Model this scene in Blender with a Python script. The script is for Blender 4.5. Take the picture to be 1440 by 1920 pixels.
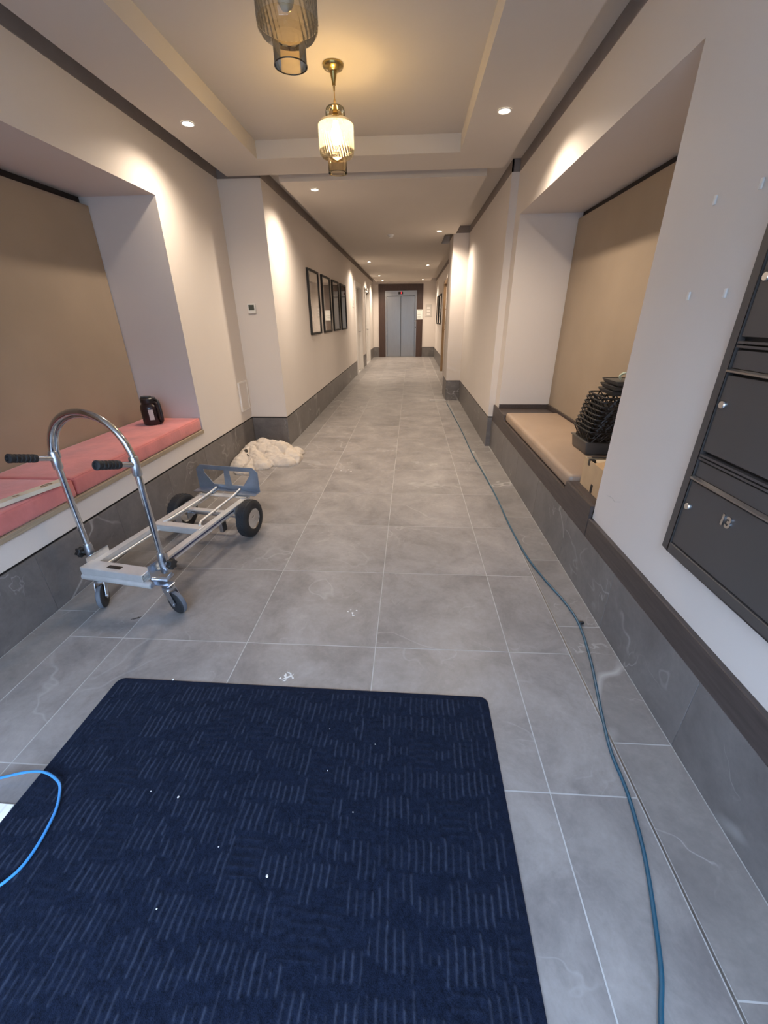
import bpy, bmesh, math, random
import numpy as np
from mathutils import Vector, Matrix, noise

random.seed(7)
for _o in list(bpy.data.objects):
    bpy.data.objects.remove(_o)
scene = bpy.context.scene
COL = scene.collection

# ------------------------------------------------------------------ camera
F_PX, YAW, PITCH, ROLL, CAM_H = 761.19, 0.0644445, 0.4459394, -0.0108547, 1.3575
def camera_axes():
    cy, sy, cp, sp = math.cos(YAW), math.sin(YAW), math.cos(PITCH), math.sin(PITCH)
    f = Vector((-sy*cp, cy*cp, -sp)); r = Vector((cy, sy, 0)); u = r.cross(f)
    c, s = math.cos(ROLL), math.sin(ROLL)
    return c*r+s*u, -s*r+c*u, f
_r, _u, _f = camera_axes()
cam = bpy.data.cameras.new('camera')
cam.sensor_fit = 'VERTICAL'; cam.sensor_height = 36.0; cam.sensor_width = 27.0
cam.lens = F_PX/1920*36.0; cam.clip_start = 0.02; cam.clip_end = 200
camo = bpy.data.objects.new('camera', cam); COL.objects.link(camo)
mw = Matrix(((_r.x, _u.x, -_f.x, 0), (_r.y, _u.y, -_f.y, 0), (_r.z, _u.z, -_f.z, CAM_H), (0, 0, 0, 1)))
camo.matrix_world = mw
scene.camera = camo

# ------------------------------------------------------------------ world / exposure
w = bpy.data.worlds.new('overcast_sky'); scene.world = w; w.use_nodes = True
bgn = w.node_tree.nodes['Background']
bgn.inputs[0].default_value = (0.485, 0.68, 1.0, 1); bgn.inputs[1].default_value = 18.0
scene.view_settings.view_transform = 'Standard'
scene.view_settings.look = 'None'
scene.view_settings.exposure = 0.0
scene.view_settings.gamma = 1.0
scene.view_settings.use_curve_mapping = False
DOWNLIGHT_W = 88.0
DOWNLIGHT_COL = (1.0, 0.845, 0.68)
BULB_EMISSION = 200.0

# ------------------------------------------------------------------ materials
def new_mat(name):
    m = bpy.data.materials.new(name); m.use_nodes = True
    nt = m.node_tree; b = nt.nodes['Principled BSDF']
    return m, nt, b
def N(nt, t, **kw):
    n = nt.nodes.new(t)
    for k, v in kw.items():
        if k.startswith('i_'):
            n.inputs[k[2:].replace('_', ' ')].default_value = v
        else: setattr(n, k, v)
    return n
def plain(name, col, rough=0.5, metal=0.0, var=0.06, scale=8.0, bump=0.0, bscale=60.0, sheen=0.0, spec=0.5, coat=0.0, aniso=None):
    m, nt, b = new_mat(name); L = nt.links
    tc = N(nt, 'ShaderNodeTexCoord')
    nz = N(nt, 'ShaderNodeTexNoise'); nz.inputs['Scale'].default_value = scale; nz.inputs['Detail'].default_value = 5
    src = tc.outputs['Object']
    if aniso:
        mp = N(nt, 'ShaderNodeMapping'); mp.inputs['Scale'].default_value = aniso
        L.new(src, mp.inputs[0]); src = mp.outputs[0]
    L.new(src, nz.inputs['Vector'])
    rmp = N(nt, 'ShaderNodeValToRGB')
    rmp.color_ramp.elements[0].position = 0.3; rmp.color_ramp.elements[1].position = 0.7
    rmp.color_ramp.elements[0].color = tuple(max(0, c*(1-var)) for c in col)+(1,)
    rmp.color_ramp.elements[1].color = tuple(min(1, c*(1+var)) for c in col)+(1,)
    L.new(nz.outputs['Fac'], rmp.inputs[0]); L.new(rmp.outputs[0], b.inputs['Base Color'])
    b.inputs['Roughness'].default_value = rough; b.inputs['Metallic'].default_value = metal
    b.inputs['Specular IOR Level'].default_value = spec
    if sheen: b.inputs['Sheen Weight'].default_value = sheen
    if coat: b.inputs['Coat Weight'].default_value = coat
    if bump:
        n2 = N(nt, 'ShaderNodeTexNoise'); n2.inputs['Scale'].default_value = bscale; n2.inputs['Detail'].default_value = 4
        L.new(src, n2.inputs['Vector'])
        bp = N(nt, 'ShaderNodeBump'); bp.inputs['Strength'].default_value = bump; bp.inputs['Distance'].default_value = 0.01
        L.new(n2.outputs['Fac'], bp.inputs['Height']); L.new(bp.outputs[0], b.inputs['Normal'])
    return m
def stone(name, c0, c1, vein, veincol, rough=0.42, streak=(1, 1, 1)):
    m, nt, b = new_mat(name); L = nt.links
    geo = N(nt, 'ShaderNodeNewGeometry'); oi = N(nt, 'ShaderNodeObjectInfo')
    cmb = N(nt, 'ShaderNodeCombineXYZ')
    mu = N(nt, 'ShaderNodeMath', operation='MULTIPLY'); mu.inputs[1].default_value = 57.0
    L.new(oi.outputs['Random'], mu.inputs[0]); L.new(mu.outputs[0], cmb.inputs[0]); L.new(mu.outputs[0], cmb.inputs[2])
    ad = N(nt, 'ShaderNodeVectorMath', operation='ADD'); L.new(geo.outputs['Position'], ad.inputs[0]); L.new(cmb.outputs[0], ad.inputs[1])
    mp = N(nt, 'ShaderNodeMapping'); mp.inputs['Scale'].default_value = streak; L.new(ad.outputs[0], mp.inputs[0])
    P = mp.outputs[0]
    def noise_(scale, detail=6, dist=0.0, rgh=0.55):
        n = N(nt, 'ShaderNodeTexNoise'); n.inputs['Scale'].default_value = scale; n.inputs['Detail'].default_value = detail
        n.inputs['Distortion'].default_value = dist; n.inputs['Roughness'].default_value = rgh
        L.new(P, n.inputs['Vector']); return n.outputs['Fac']
    big = noise_(3.6, 9, 0.35, 0.70)
    rmp = N(nt, 'ShaderNodeValToRGB'); e = rmp.color_ramp.elements
    e[0].position = 0.32; e[1].position = 0.70; e[0].color = c0+(1,); e[1].color = c1+(1,)
    L.new(big, rmp.inputs[0]); col = rmp.outputs[0]
    fine = noise_(45, 5, 0.2, 0.7)
    mf = N(nt, 'ShaderNodeMix', data_type='RGBA', blend_type='MULTIPLY'); mf.inputs[0].default_value = 0.35
    r2 = N(nt, 'ShaderNodeValToRGB'); r2.color_ramp.elements[0].position = 0.3; r2.color_ramp.elements[1].position = 0.7
    r2.color_ramp.elements[0].color = (0.72, 0.72, 0.72, 1); r2.color_ramp.elements[1].color = (1.1, 1.1, 1.1, 1)
    L.new(fine, r2.inputs[0]); L.new(col, mf.inputs[6]); L.new(r2.outputs[0], mf.inputs[7]); col = mf.outputs[2]
    # thin veins: level sets of a warped noise, broken up by a mask
    for sc, wd, amt, mk in ((0.85, 0.0065, vein, 0.47), (2.1, 0.0065, vein*0.7, 0.52)):
        n = noise_(sc, 4, 0.5, 0.55)
        a = N(nt, 'ShaderNodeMath', operation='SUBTRACT'); a.inputs[1].default_value = 0.5; L.new(n, a.inputs[0])
        ab = N(nt, 'ShaderNodeMath', operation='ABSOLUTE'); L.new(a.outputs[0], ab.inputs[0])
        mr = N(nt, 'ShaderNodeMapRange'); mr.inputs['From Min'].default_value = 0; mr.inputs['From Max'].default_value = wd
        mr.inputs['To Min'].default_value = 1; mr.inputs['To Max'].default_value = 0; L.new(ab.outputs[0], mr.inputs['Value'])
        mk_ = noise_(sc*1.9, 2, 0.3, 0.5)
        ms = N(nt, 'ShaderNodeMapRange'); ms.inputs['From Min'].default_value = mk; ms.inputs['From Max'].default_value = mk+0.14
        L.new(mk_, ms.inputs['Value'])
        ml = N(nt, 'ShaderNodeMath', operation='MULTIPLY'); L.new(mr.outputs[0], ml.inputs[0]); L.new(ms.outputs[0], ml.inputs[1])
        m2 = N(nt, 'ShaderNodeMath', operation='MULTIPLY'); m2.inputs[1].default_value = amt; L.new(ml.outputs[0], m2.inputs[0])
        mx = N(nt, 'ShaderNodeMix', data_type='RGBA'); L.new(m2.outputs[0], mx.inputs[0]); L.new(col, mx.inputs[6]); mx.inputs[7].default_value = veincol+(1,)
        col = mx.outputs[2]
    # slight shade difference from tile to tile
    tr = N(nt, 'ShaderNodeMapRange'); tr.inputs['To Min'].default_value = 0.95; tr.inputs['To Max'].default_value = 1.05; L.new(oi.outputs['Random'], tr.inputs['Value'])
    tm = N(nt, 'ShaderNodeVectorMath', operation='SCALE'); L.new(col, tm.inputs[0]); L.new(tr.outputs[0], tm.inputs['Scale'])
    L.new(tm.outputs[0], b.inputs['Base Color'])
    rr = N(nt, 'ShaderNodeMapRange'); rr.inputs['To Min'].default_value = rough-0.07; rr.inputs['To Max'].default_value = rough+0.1
    L.new(big, rr.inputs['Value']); L.new(rr.outputs[0], b.inputs['Roughness'])
    bp = N(nt, 'ShaderNodeBump'); bp.inputs['Strength'].default_value = 0.06; bp.inputs['Distance'].default_value = 0.004
    L.new(fine, bp.inputs['Height']); L.new(bp.outputs[0], b.inputs['Normal'])
    return m
def emit(name, col, strength):
    m, nt, b = new_mat(name)
    b.inputs['Base Color'].default_value = col+(1,)
    b.inputs['Emission Color'].default_value = col+(1,); b.inputs['Emission Strength'].default_value = strength
    return m
def tinted_glass(name, tint, rough=0.05, gloss=0.25, bump=0.0, solid=0.0):
    m, nt, b = new_mat(name); L = nt.links
    nt.nodes.remove(b); out = nt.nodes['Material Output']
    tr = N(nt, 'ShaderNodeBsdfTransparent'); gl = N(nt, 'ShaderNodeBsdfGlossy'); gl.inputs['Roughness'].default_value = rough
    lw = N(nt, 'ShaderNodeLayerWeight'); lw.inputs['Blend'].default_value = gloss
    r = N(nt, 'ShaderNodeValToRGB'); r.color_ramp.elements[0].color = tint+(1,)
    r.color_ramp.elements[1].color = tuple(c*c*0.35 for c in tint)+(1,)
    r.color_ramp.elements[0].position = 0.25
    L.new(lw.outputs['Facing'], r.inputs[0]); L.new(r.outputs[0], tr.inputs[0])
    mx = N(nt, 'ShaderNodeMixShader')
    fr = N(nt, 'ShaderNodeFresnel'); fr.inputs['IOR'].default_value = 1.5
    if bump:
        tc = N(nt, 'ShaderNodeTexCoord'); nz = N(nt, 'ShaderNodeTexNoise'); nz.inputs['Scale'].default_value = 30
        L.new(tc.outputs['Object'], nz.inputs['Vector'])
        bp = N(nt, 'ShaderNodeBump'); bp.inputs['Strength'].default_value = bump; L.new(nz.outputs['Fac'], bp.inputs['Height'])
        L.new(bp.outputs[0], gl.inputs['Normal']); L.new(bp.outputs[0], fr.inputs['Normal'])
    L.new(fr.outputs[0], mx.inputs[0]); L.new(tr.outputs[0], mx.inputs[1]); L.new(gl.outputs[0], mx.inputs[2])
    last = mx.outputs[0]
    if solid:
        tl = N(nt, 'ShaderNodeBsdfTranslucent'); tl.inputs[0].default_value = tint+(1,)
        m2 = N(nt, 'ShaderNodeMixShader'); m2.inputs[0].default_value = solid
        L.new(last, m2.inputs[1]); L.new(tl.outputs[0], m2.inputs[2]); last = m2.outputs[0]
    L.new(last, out.inputs['Surface'])
    return m

M = {}
M['wall'] = plain('painted_plaster_wall', (0.655, 0.592, 0.54), 0.6, var=0.015, scale=2.0, bump=0.03, bscale=180, spec=0.3)
M['ceil'] = plain('painted_plaster_ceiling', (0.58, 0.525, 0.465), 0.7, var=0.015, scale=2.0, spec=0.2)
M['white'] = plain('white_satin_paint', (0.74, 0.70, 0.66), 0.4, var=0.02)
M['tan_panel'] = plain('tan_wall_covering', (0.315, 0.243, 0.175), 0.6, var=0.05, scale=3.0, bump=0.06, bscale=250)
M['slot'] = plain('dark_slot_shade', (0.035, 0.025, 0.02), 0.9)  # near-black tone paints the shade inside the niche slots
M['floor'] = stone('grey_stone_floor_tile', (0.165, 0.150, 0.144), (0.315, 0.288, 0.274), 0.26, (0.50, 0.48, 0.46))
M['border'] = stone('grey_stone_border_tile', (0.155, 0.141, 0.133), (0.265, 0.242, 0.228), 0.6, (0.50, 0.48, 0.46))
M['skirt'] = stone('dark_stone_skirting_tile', (0.105, 0.094, 0.089), (0.195, 0.177, 0.167), 0.7, (0.42, 0.405, 0.39), 0.38)
M['grout'] = plain('pale_grout', (0.42, 0.405, 0.39), 0.85)
M['black_reveal'] = plain('black_reveal', (0.012, 0.011, 0.011), 0.6)
M['gap'] = plain('gap_shade_taupe', (0.25, 0.21, 0.185), 0.8)  # dark tone stands in for the shade of the ceiling gap
M['added_pavement'] = plain('added_street_paving', (0.22, 0.21, 0.20), 0.9)
M['added_facade'] = plain('sky_block_render', (0.30, 0.28, 0.25), 0.9, var=0.1, scale=0.6)
M['darkwood'] = plain('dark_brown_laminate', (0.060, 0.046, 0.042), 0.45, var=0.25, scale=6, aniso=(14, 1.2, 14))
M['liftwood'] = plain('dark_walnut_veneer', (0.055, 0.030, 0.022), 0.4, var=0.25, scale=5, aniso=(14, 14, 1.2))
M['plywood'] = plain('raw_plywood', (0.33, 0.26, 0.18), 0.8, var=0.2, scale=6, aniso=(10, 1, 40))
M['pink'] = plain('pink_velvet', (0.56, 0.165, 0.145), 0.85, var=0.16, scale=7, bump=0.15, bscale=45, sheen=0.35, spec=0.2)
M['tanleather'] = plain('tan_leatherette', (0.325, 0.235, 0.17), 0.5, var=0.05, scale=5, bump=0.05, bscale=200)
M['chrome'] = plain('polished_chrome', (0.66, 0.68, 0.70), 0.14, 1.0, var=0.03)
M['alu'] = plain('brushed_aluminium', (0.66, 0.65, 0.63), 0.42, 0.55, var=0.06, scale=20)
M['zinc'] = plain('zinc_plated_steel', (0.56, 0.60, 0.66), 0.28, 1.0, var=0.08, scale=25)
M['steelplate'] = plain('galvanised_plate', (0.36, 0.41, 0.48), 0.38, 0.85, var=0.10, scale=18)
M['black_rubber'] = plain('black_rubber', (0.016, 0.016, 0.018), 0.65, var=0.2)
M['black_plastic'] = plain('black_plastic', (0.016, 0.015, 0.015), 0.38, var=0.15)
M['grey_tyre'] = plain('grey_rubber_tread', (0.11, 0.12, 0.14), 0.6, var=0.1)
M['blue_tape'] = plain('dark_blue_stripe', (0.012, 0.022, 0.085), 0.4)
M['canvas'] = plain('beige_canvas_sheet', (0.50, 0.435, 0.37), 0.95, var=0.10, scale=9, bump=0.25, bscale=90, spec=0.1)
M['stain'] = plain('dark_stain', (0.03, 0.025, 0.02), 0.9)
M['cream'] = plain('cream_wood', (0.62, 0.53, 0.40), 0.6, var=0.08, scale=10)
M['carton'] = plain('brown_cardboard', (0.50, 0.34, 0.19), 0.85, var=0.06, scale=12)
M['carton_in'] = plain('pale_cardboard_inside', (0.62, 0.50, 0.34), 0.85, var=0.05)
M['grey_plastic'] = plain('dark_grey_plastic', (0.075, 0.07, 0.065), 0.45, var=0.1)
M['mailbox'] = plain('brown_grey_powder_coat', (0.080, 0.070, 0.066), 0.45, 0.1, var=0.03, bump=0.02, bscale=300)
M['mailbox_lip'] = plain('metal_flap_lip', (0.34, 0.33, 0.33), 0.3, 0.9)
M['picture_frame'] = plain('black_picture_frame', (0.010, 0.009, 0.008), 0.6)
M['mount'] = plain('pale_picture_mount', (0.52, 0.48, 0.44), 0.7, var=0.02)
M['steel'] = plain('brushed_stainless_steel', (0.38, 0.37, 0.355), 0.30, 1.0, var=0.06, scale=4, aniso=(60, 60, 1))
M['paper'] = plain('white_paper', (0.80, 0.79, 0.74), 0.8, var=0.02)
M['print'] = plain('grey_print', (0.30, 0.34, 0.31), 0.8)
M['brass'] = plain('antique_brass', (0.42, 0.31, 0.12), 0.25, 1.0, var=0.05)
M['bronze'] = plain('bronze_edge', (0.30, 0.19, 0.10), 0.35, 0.8)
M['cord'] = plain('gold_cord', (0.30, 0.20, 0.08), 0.5)
M['cable'] = plain('teal_rubber_cable', (0.012, 0.075, 0.125), 0.38, var=0.1)
M['bluecable'] = plain('light_blue_cable', (0.05, 0.26, 0.62), 0.35, var=0.05)
M['plastic_white'] = plain('white_plastic', (0.72, 0.70, 0.66), 0.35, var=0.02)
M['screen'] = plain('grey_green_display', (0.05, 0.06, 0.05), 0.2)
M['metal_trim'] = plain('dull_metal_trim', (0.32, 0.30, 0.28), 0.35, 0.9)
M['plaster'] = plain('white_plaster_dust', (0.70, 0.68, 0.65), 0.9)
M['leaf'] = plain('brown_debris', (0.06, 0.05, 0.045), 0.9)
M['graphite'] = plain('grey_scuff', (0.44, 0.41, 0.38), 0.9)
M['lamp_glow'] = emit('downlight_lens', (1.0, 0.90, 0.74), 30.0)
M['bulb'] = emit('warm_bulb', (1.0, 0.76, 0.40), BULB_EMISSION)
M['red_led'] = emit('red_display_segment', (1.0, 0.05, 0.06), 2.5)
M['bulb_off'] = plain('frosted_bulb_off', (0.6, 0.55, 0.48), 0.3)
M['glass_smoke'] = tinted_glass('amber_smoked_glass', (0.84, 0.74, 0.56), 0.05, 0.30)
M['glass_rib'] = tinted_glass('ribbed_amber_glass', (0.90, 0.86, 0.78), 0.08, 0.35, 0.15, 0.09)
M['picture_glass'] = plain('glazed_dark_print', (0.22, 0.195, 0.17), 0.03, var=0.05, coat=1.0)
M['picture_glass_dark'] = plain('glazed_darker_print', (0.07, 0.06, 0.055), 0.03, var=0.3, scale=3, coat=1.0)
M['jug'] = plain('dark_maroon_plastic', (0.020, 0.010, 0.012), 0.22, var=0.2)
M['greenwire'] = plain('pale_green_wire', (0.62, 0.68, 0.52), 0.5)
def carpet():
    m, nt, b = new_mat('navy_ribbed_carpet'); L = nt.links
    geo = N(nt, 'ShaderNodeNewGeometry')
    n1 = N(nt, 'ShaderNodeTexNoise'); n1.inputs['Scale'].default_value = 420; n1.inputs['Detail'].default_value = 3
    n2 = N(nt, 'ShaderNodeTexNoise'); n2.inputs['Scale'].default_value = 75; n2.inputs['Detail'].default_value = 5
    L.new(geo.outputs['Position'], n1.inputs['Vector']); L.new(geo.outputs['Position'], n2.inputs['Vector'])
    ad = N(nt, 'ShaderNodeMath', operation='MULTIPLY_ADD'); ad.inputs[1].default_value = 0.6
    L.new(n1.outputs['Fac'], ad.inputs[0])
    hf = N(nt, 'ShaderNodeMath', operation='MULTIPLY'); hf.inputs[1].default_value = 0.45; L.new(n2.outputs['Fac'], hf.inputs[0])
    L.new(hf.outputs[0], ad.inputs[2])
    r = N(nt, 'ShaderNodeValToRGB'); e = r.color_ramp.elements
    e[0].position = 0.36; e[0].color = (0.0005, 0.0014, 0.005, 1); e[1].position = 0.72; e[1].color = (0.0095, 0.0145, 0.032, 1)
    L.new(ad.outputs[0], r.inputs[0])
    at_ = N(nt, 'ShaderNodeAttribute', attribute_name='ridge_glint'); sx = N(nt, 'ShaderNodeSeparateColor'); L.new(at_.outputs['Color'], sx.inputs[0])
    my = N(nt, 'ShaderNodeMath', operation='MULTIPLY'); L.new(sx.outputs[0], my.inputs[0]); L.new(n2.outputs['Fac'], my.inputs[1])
    mxy = N(nt, 'ShaderNodeMix', data_type='RGBA'); L.new(my.outputs[0], mxy.inputs[0]); L.new(r.outputs[0], mxy.inputs[6]); mxy.inputs[7].default_value = (0.046, 0.057, 0.088, 1)  # paler tone on the ridges paints the light they catch
    L.new(mxy.outputs[2], b.inputs['Base Color'])
    b.inputs['Roughness'].default_value = 0.95; b.inputs['Specular IOR Level'].default_value = 0.1
    b.inputs['Sheen Weight'].default_value = 0.12; b.inputs['Sheen Roughness'].default_value = 0.5
    b.inputs['Sheen Tint'].default_value = (0.4, 0.5, 0.8, 1)
    bp = N(nt, 'ShaderNodeBump'); bp.inputs['Strength'].default_value = 0.7; bp.inputs['Distance'].default_value = 0.003
    L.new(ad.outputs[0], bp.inputs['Height']); L.new(bp.outputs[0], b.inputs['Normal'])
    return m
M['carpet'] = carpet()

# ------------------------------------------------------------------ mesh helpers
OFF = {}
class MB:
    def __init__(s): s.v = []; s.f = []
    def add(s, vs, fs):
        n = len(s.v); s.v += [Vector(p) for p in vs]; s.f += [tuple(i+n for i in f) for f in fs]; return s
    def box(s, x0, x1, y0, y1, z0, z1):
        return s.add([(x0,y0,z0),(x1,y0,z0),(x1,y1,z0),(x0,y1,z0),(x0,y0,z1),(x1,y0,z1),(x1,y1,z1),(x0,y1,z1)],
                     [(0,3,2,1),(4,5,6,7),(0,1,5,4),(1,2,6,5),(2,3,7,6),(3,0,4,7)])
    def obox(s, c, ax, h):
        c = Vector(c); a = [Vector(q)*k for q, k in zip(ax, h)]
        vs = [c+sx*a[0]+sy*a[1]+sz*a[2] for sz in (-1,1) for sx, sy in ((-1,-1),(1,-1),(1,1),(-1,1))]
        return s.add(vs, [(0,3,2,1),(4,5,6,7),(0,1,5,4),(1,2,6,5),(2,3,7,6),(3,0,4,7)])
    def tube(s, pts, r, n=12, closed=False, caps=True):
        pts = [Vector(p) for p in pts]; k = len(pts)
        rs = r if isinstance(r, (list, tuple)) else [r]*k
        tang = []
        for i in range(k):
            a = pts[(i-1) % k] if (closed or i > 0) else pts[i]
            b = pts[(i+1) % k] if (closed or i < k-1) else pts[i]
            tang.append((b-a).normalized())
        t0 = tang[0]; ref = Vector((0,0,1)) if abs(t0.z) < 0.9 else Vector((1,0,0))
        nrm = (ref - t0*ref.dot(t0)).normalized()
        rings = []; vs = []
        for i in range(k):
            t = tang[i]; nrm = (nrm - t*nrm.dot(t)).normalized(); bn = t.cross(nrm)
            for j in range(n):
                a = 2*math.pi*j/n; vs.append(pts[i]+rs[i]*(math.cos(a)*nrm+math.sin(a)*bn))
        fs = []
        for i in range(k if closed else k-1):
            i2 = (i+1) % k
            for j in range(n):
                j2 = (j+1) % n; fs.append((i*n+j, i*n+j2, i2*n+j2, i2*n+j))
        if caps and not closed:
            fs.append(tuple(reversed(range(n)))); fs.append(tuple((k-1)*n+j for j in range(n)))
        return s.add(vs, fs)
    def lathe(s, prof, c, n=32, axis=None, close_ends=True):
        # prof: list of (r, h); axis unit vector (default z)
        c = Vector(c); ax = Vector(axis).normalized() if axis else Vector((0,0,1))
        ref = Vector((1,0,0)) if abs(ax.x) < 0.9 else Vector((0,1,0))
        e1 = (ref-ax*ref.dot(ax)).normalized(); e2 = ax.cross(e1)
        vs = []; fs = []; k = len(prof)
        for r, h in prof:
            for j in range(n):
                a = 2*math.pi*j/n; vs.append(c+ax*h+r*(math.cos(a)*e1+math.sin(a)*e2))
        for i in range(k-1):
            for j in range(n):
                j2 = (j+1) % n; fs.append((i*n+j, i*n+j2, (i+1)*n+j2, (i+1)*n+j))
        if close_ends:
            if prof[0][0] > 1e-6: fs.append(tuple(reversed(range(n))))
            if prof[-1][0] > 1e-6: fs.append(tuple((k-1)*n+j for j in range(n)))
        return s.add(vs, fs)
    def prism(s, poly, o, e1, e2, e3, t):
        # poly in (e1,e2) coordinates about o, extruded by t along e3
        o, e1, e2, e3 = Vector(o), Vector(e1), Vector(e2), Vector(e3); n = len(poly)
        a = [o+e1*p[0]+e2*p[1] for p in poly]; b = [p+e3*t for p in a]
        fs = [tuple(reversed(range(n))), tuple(range(n, 2*n))]
        for i in range(n):
            j = (i+1) % n; fs.append((i, j, n+j, n+i))
        return s.add(a+b, fs)
    def mesh(s, name, off=(0,0,0), bevel=0.0, seg=2, smooth=False, weld=True):
        off = Vector(off)
        me = bpy.data.meshes.new(name); me.from_pydata([tuple(p-off) for p in s.v], [], s.f)
        bm = bmesh.new(); bm.from_mesh(me)
        if weld: bmesh.ops.remove_doubles(bm, verts=bm.verts, dist=1e-6)
        bmesh.ops.recalc_face_normals(bm, faces=bm.faces)
        if bevel:
            ed = [e for e in bm.edges if len(e.link_faces) == 2 and e.calc_face_angle(0) > 0.5]
            bmesh.ops.bevel(bm, geom=ed, offset=bevel, segments=seg, profile=0.5, affect='EDGES', clamp_overlap=True)
        bm.to_mesh(me); bm.free()
        if smooth:
            for p in me.polygons: p.use_smooth = True
            me.set_sharp_from_angle(angle=math.radians(40))
        return me
    def build(s, name, mat, parent=None, bevel=0.0, seg=2, smooth=False, origin=None, weld=True):
        if parent is not None: off = OFF.get(parent.name, Vector())
        elif origin is not None: off = Vector(origin)
        else:
            lo = [min(p[i] for p in s.v) for i in range(3)]; hi = [max(p[i] for p in s.v) for i in range(3)]
            off = Vector(((lo[0]+hi[0])/2, (lo[1]+hi[1])/2, lo[2]))
        me = s.mesh(name, off, bevel, seg, smooth, weld)
        me.materials.append(M[mat] if isinstance(mat, str) else mat)
        o = bpy.data.objects.new(name, me); COL.objects.link(o); OFF[o.name] = off
        if parent is not None: o.parent = parent
        else: o.location = off
        return o
def box(name, mat, b, parent=None, bevel=0.0, seg=2, **k):
    return MB().box(*b).build(name, mat, parent, bevel, seg, smooth=bool(bevel), **k)
def tag(o, label, cat, group=None, kind=None):
    o['label'] = label; o['category'] = cat
    if group: o['group'] = group
    if kind: o['kind'] = kind
    return o
def thing(name, loc, label, cat, group=None, kind=None):
    o = bpy.data.objects.new(name, None); o.empty_display_size = 0.1; COL.objects.link(o)
    o.location = loc; OFF[o.name] = Vector(loc)
    return tag(o, label, cat, group, kind)
def copy_tree(o, parent=None, delta=(0,0,0)):
    c = o.copy(); COL.objects.link(c)
    if parent is not None: c.parent = parent
    else: c.location = o.location+Vector(delta)
    for ch in list(o.children): copy_tree(ch, c)
    return c
def smooth_path(pts, sub=8, closed=False):
    P = [Vector(p) for p in pts]; out = []; n = len(P)
    rng = range(n if closed else n-1)
    for i in rng:
        p0 = P[(i-1) % n] if (closed or i > 0) else P[i]; p1 = P[i]; p2 = P[(i+1) % n]
        p3 = P[(i+2) % n] if (closed or i < n-2) else p2
        for k in range(sub):
            t = k/sub
            out.append(0.5*((2*p1)+(p2-p0)*t+(2*p0-5*p1+4*p2-p3)*t*t+(3*p1-p0-3*p2+p3)*t**3))
    if not closed: out.append(P[-1])
    return out

# ------------------------------------------------------------------ dimensions (metres; +y down the corridor)
XL, XR = -1.808, 0.953           # lobby walls
CL, CR = -1.40, 0.885            # corridor walls
YB, YE = -0.85, 16.7             # entrance wall, lift wall
YS = 4.60                        # where the lobby narrows on the left
YSR = 4.66
ZC, ZP = 2.62, 2.505             # ceiling slab, dropped panels
SK = 0.33                        # skirting height
RV = 0.345                       # top of black reveal
SKR = 0.307                      # right-hand skirting height
NL0, NL1, NLT, NLB = 0.9, 3.43, 2.153, -2.315       # left niche: y range, top, back panel
NR0, NR1, NRT, NRB = 1.94, 4.47, 2.18, 1.468        # right niche

# ------------------------------------------------------------------ floor
fl = box('floor', 'grout', (-2.5, 1.6, YB, YE+0.3, -0.12, -0.0006))
tag(fl, 'large grey stone tiled floor running down the lobby and corridor', 'floor', kind='structure')
def tiles(x0, x1, ys, mat, name, g=0.0040):
    me = None
    for y0, y1 in ys:
        m = MB().box(-(x1-x0)/2+g/2, (x1-x0)/2-g/2, -(y1-y0)/2+g/2, (y1-y0)/2-g/2, -0.0005, 0)
        key = (round(x1-x0, 3), round(y1-y0, 3), mat)
        if key not in TILE_MESH:
            TILE_MESH[key] = m.mesh(name, (0,0,0), 0.0008, 1); TILE_MESH[key].materials.append(M[mat])
        o = bpy.data.objects.new(name, TILE_MESH[key]); COL.objects.link(o)
        o.parent = fl
        o.location = (Vector(((x0+x1)/2, (y0+y1)/2, 0)) - OFF['floor'])
TILE_MESH = {}
def cuts(a, b, start, step):
    k = math.ceil((a-start)/step-1e-6); ys = [a]; y = start+k*step
    while y < b-1e-6:
        if y > a+0.02: ys.append(y)
        y += step
    ys.append(b); return list(zip(ys[:-1], ys[1:]))
T = 0.60; GY = 1.402
gx = [-1.336, -0.736, -0.136, 0.464]
TL_, TR_ = -1.602, 0.738
for a, b in ((TL_, gx[0]), (gx[0], gx[1]), (gx[1], gx[2]), (gx[2], gx[3]), (gx[3], TR_-0.008)):
    tiles(a, b, cuts(YB, YS-0.2, GY, T), 'floor', 'floor_tile')
for a, b in ((-1.20, gx[1]), (gx[1], gx[2]), (gx[2], gx[3]), (gx[3], TR_-0.048)):
    tiles(a, b, cuts(YS-0.2, YE, GY, T), 'floor', 'floor_tile')
tiles(XL, TL_, cuts(YB, YS-0.2, 0.985, T), 'border', 'border_tile')
tiles(XL, -1.20, [(YS-0.2, YS)], 'border', 'border_tile')
tiles(CL, -1.20, cuts(YS, YE, 0.985, T), 'border', 'border_tile')
tiles(TR_, 0.933, cuts(YB, YSR-0.2, 0.985, T), 'border', 'border_tile')
tiles(TR_-0.04, CR+0.04, cuts(YSR-0.2, YE, 0.985, T), 'border', 'border_tile')
tr = MB().box(TR_-0.007, TR_-0.001, YB, YSR-0.2, -0.01, 0.0012).build('trim_1', 'metal_trim')
tag(tr, 'thin metal strip let into the floor along the right-hand border', 'trim', kind='structure')
tr = MB().box(TR_-0.047, TR_-0.041, YSR-0.2, 7.5, -0.01, 0.0012).build('trim_2', 'metal_trim')
tag(tr, 'thin metal strip continuing down the corridor floor on the right', 'trim', kind='structure')

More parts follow.
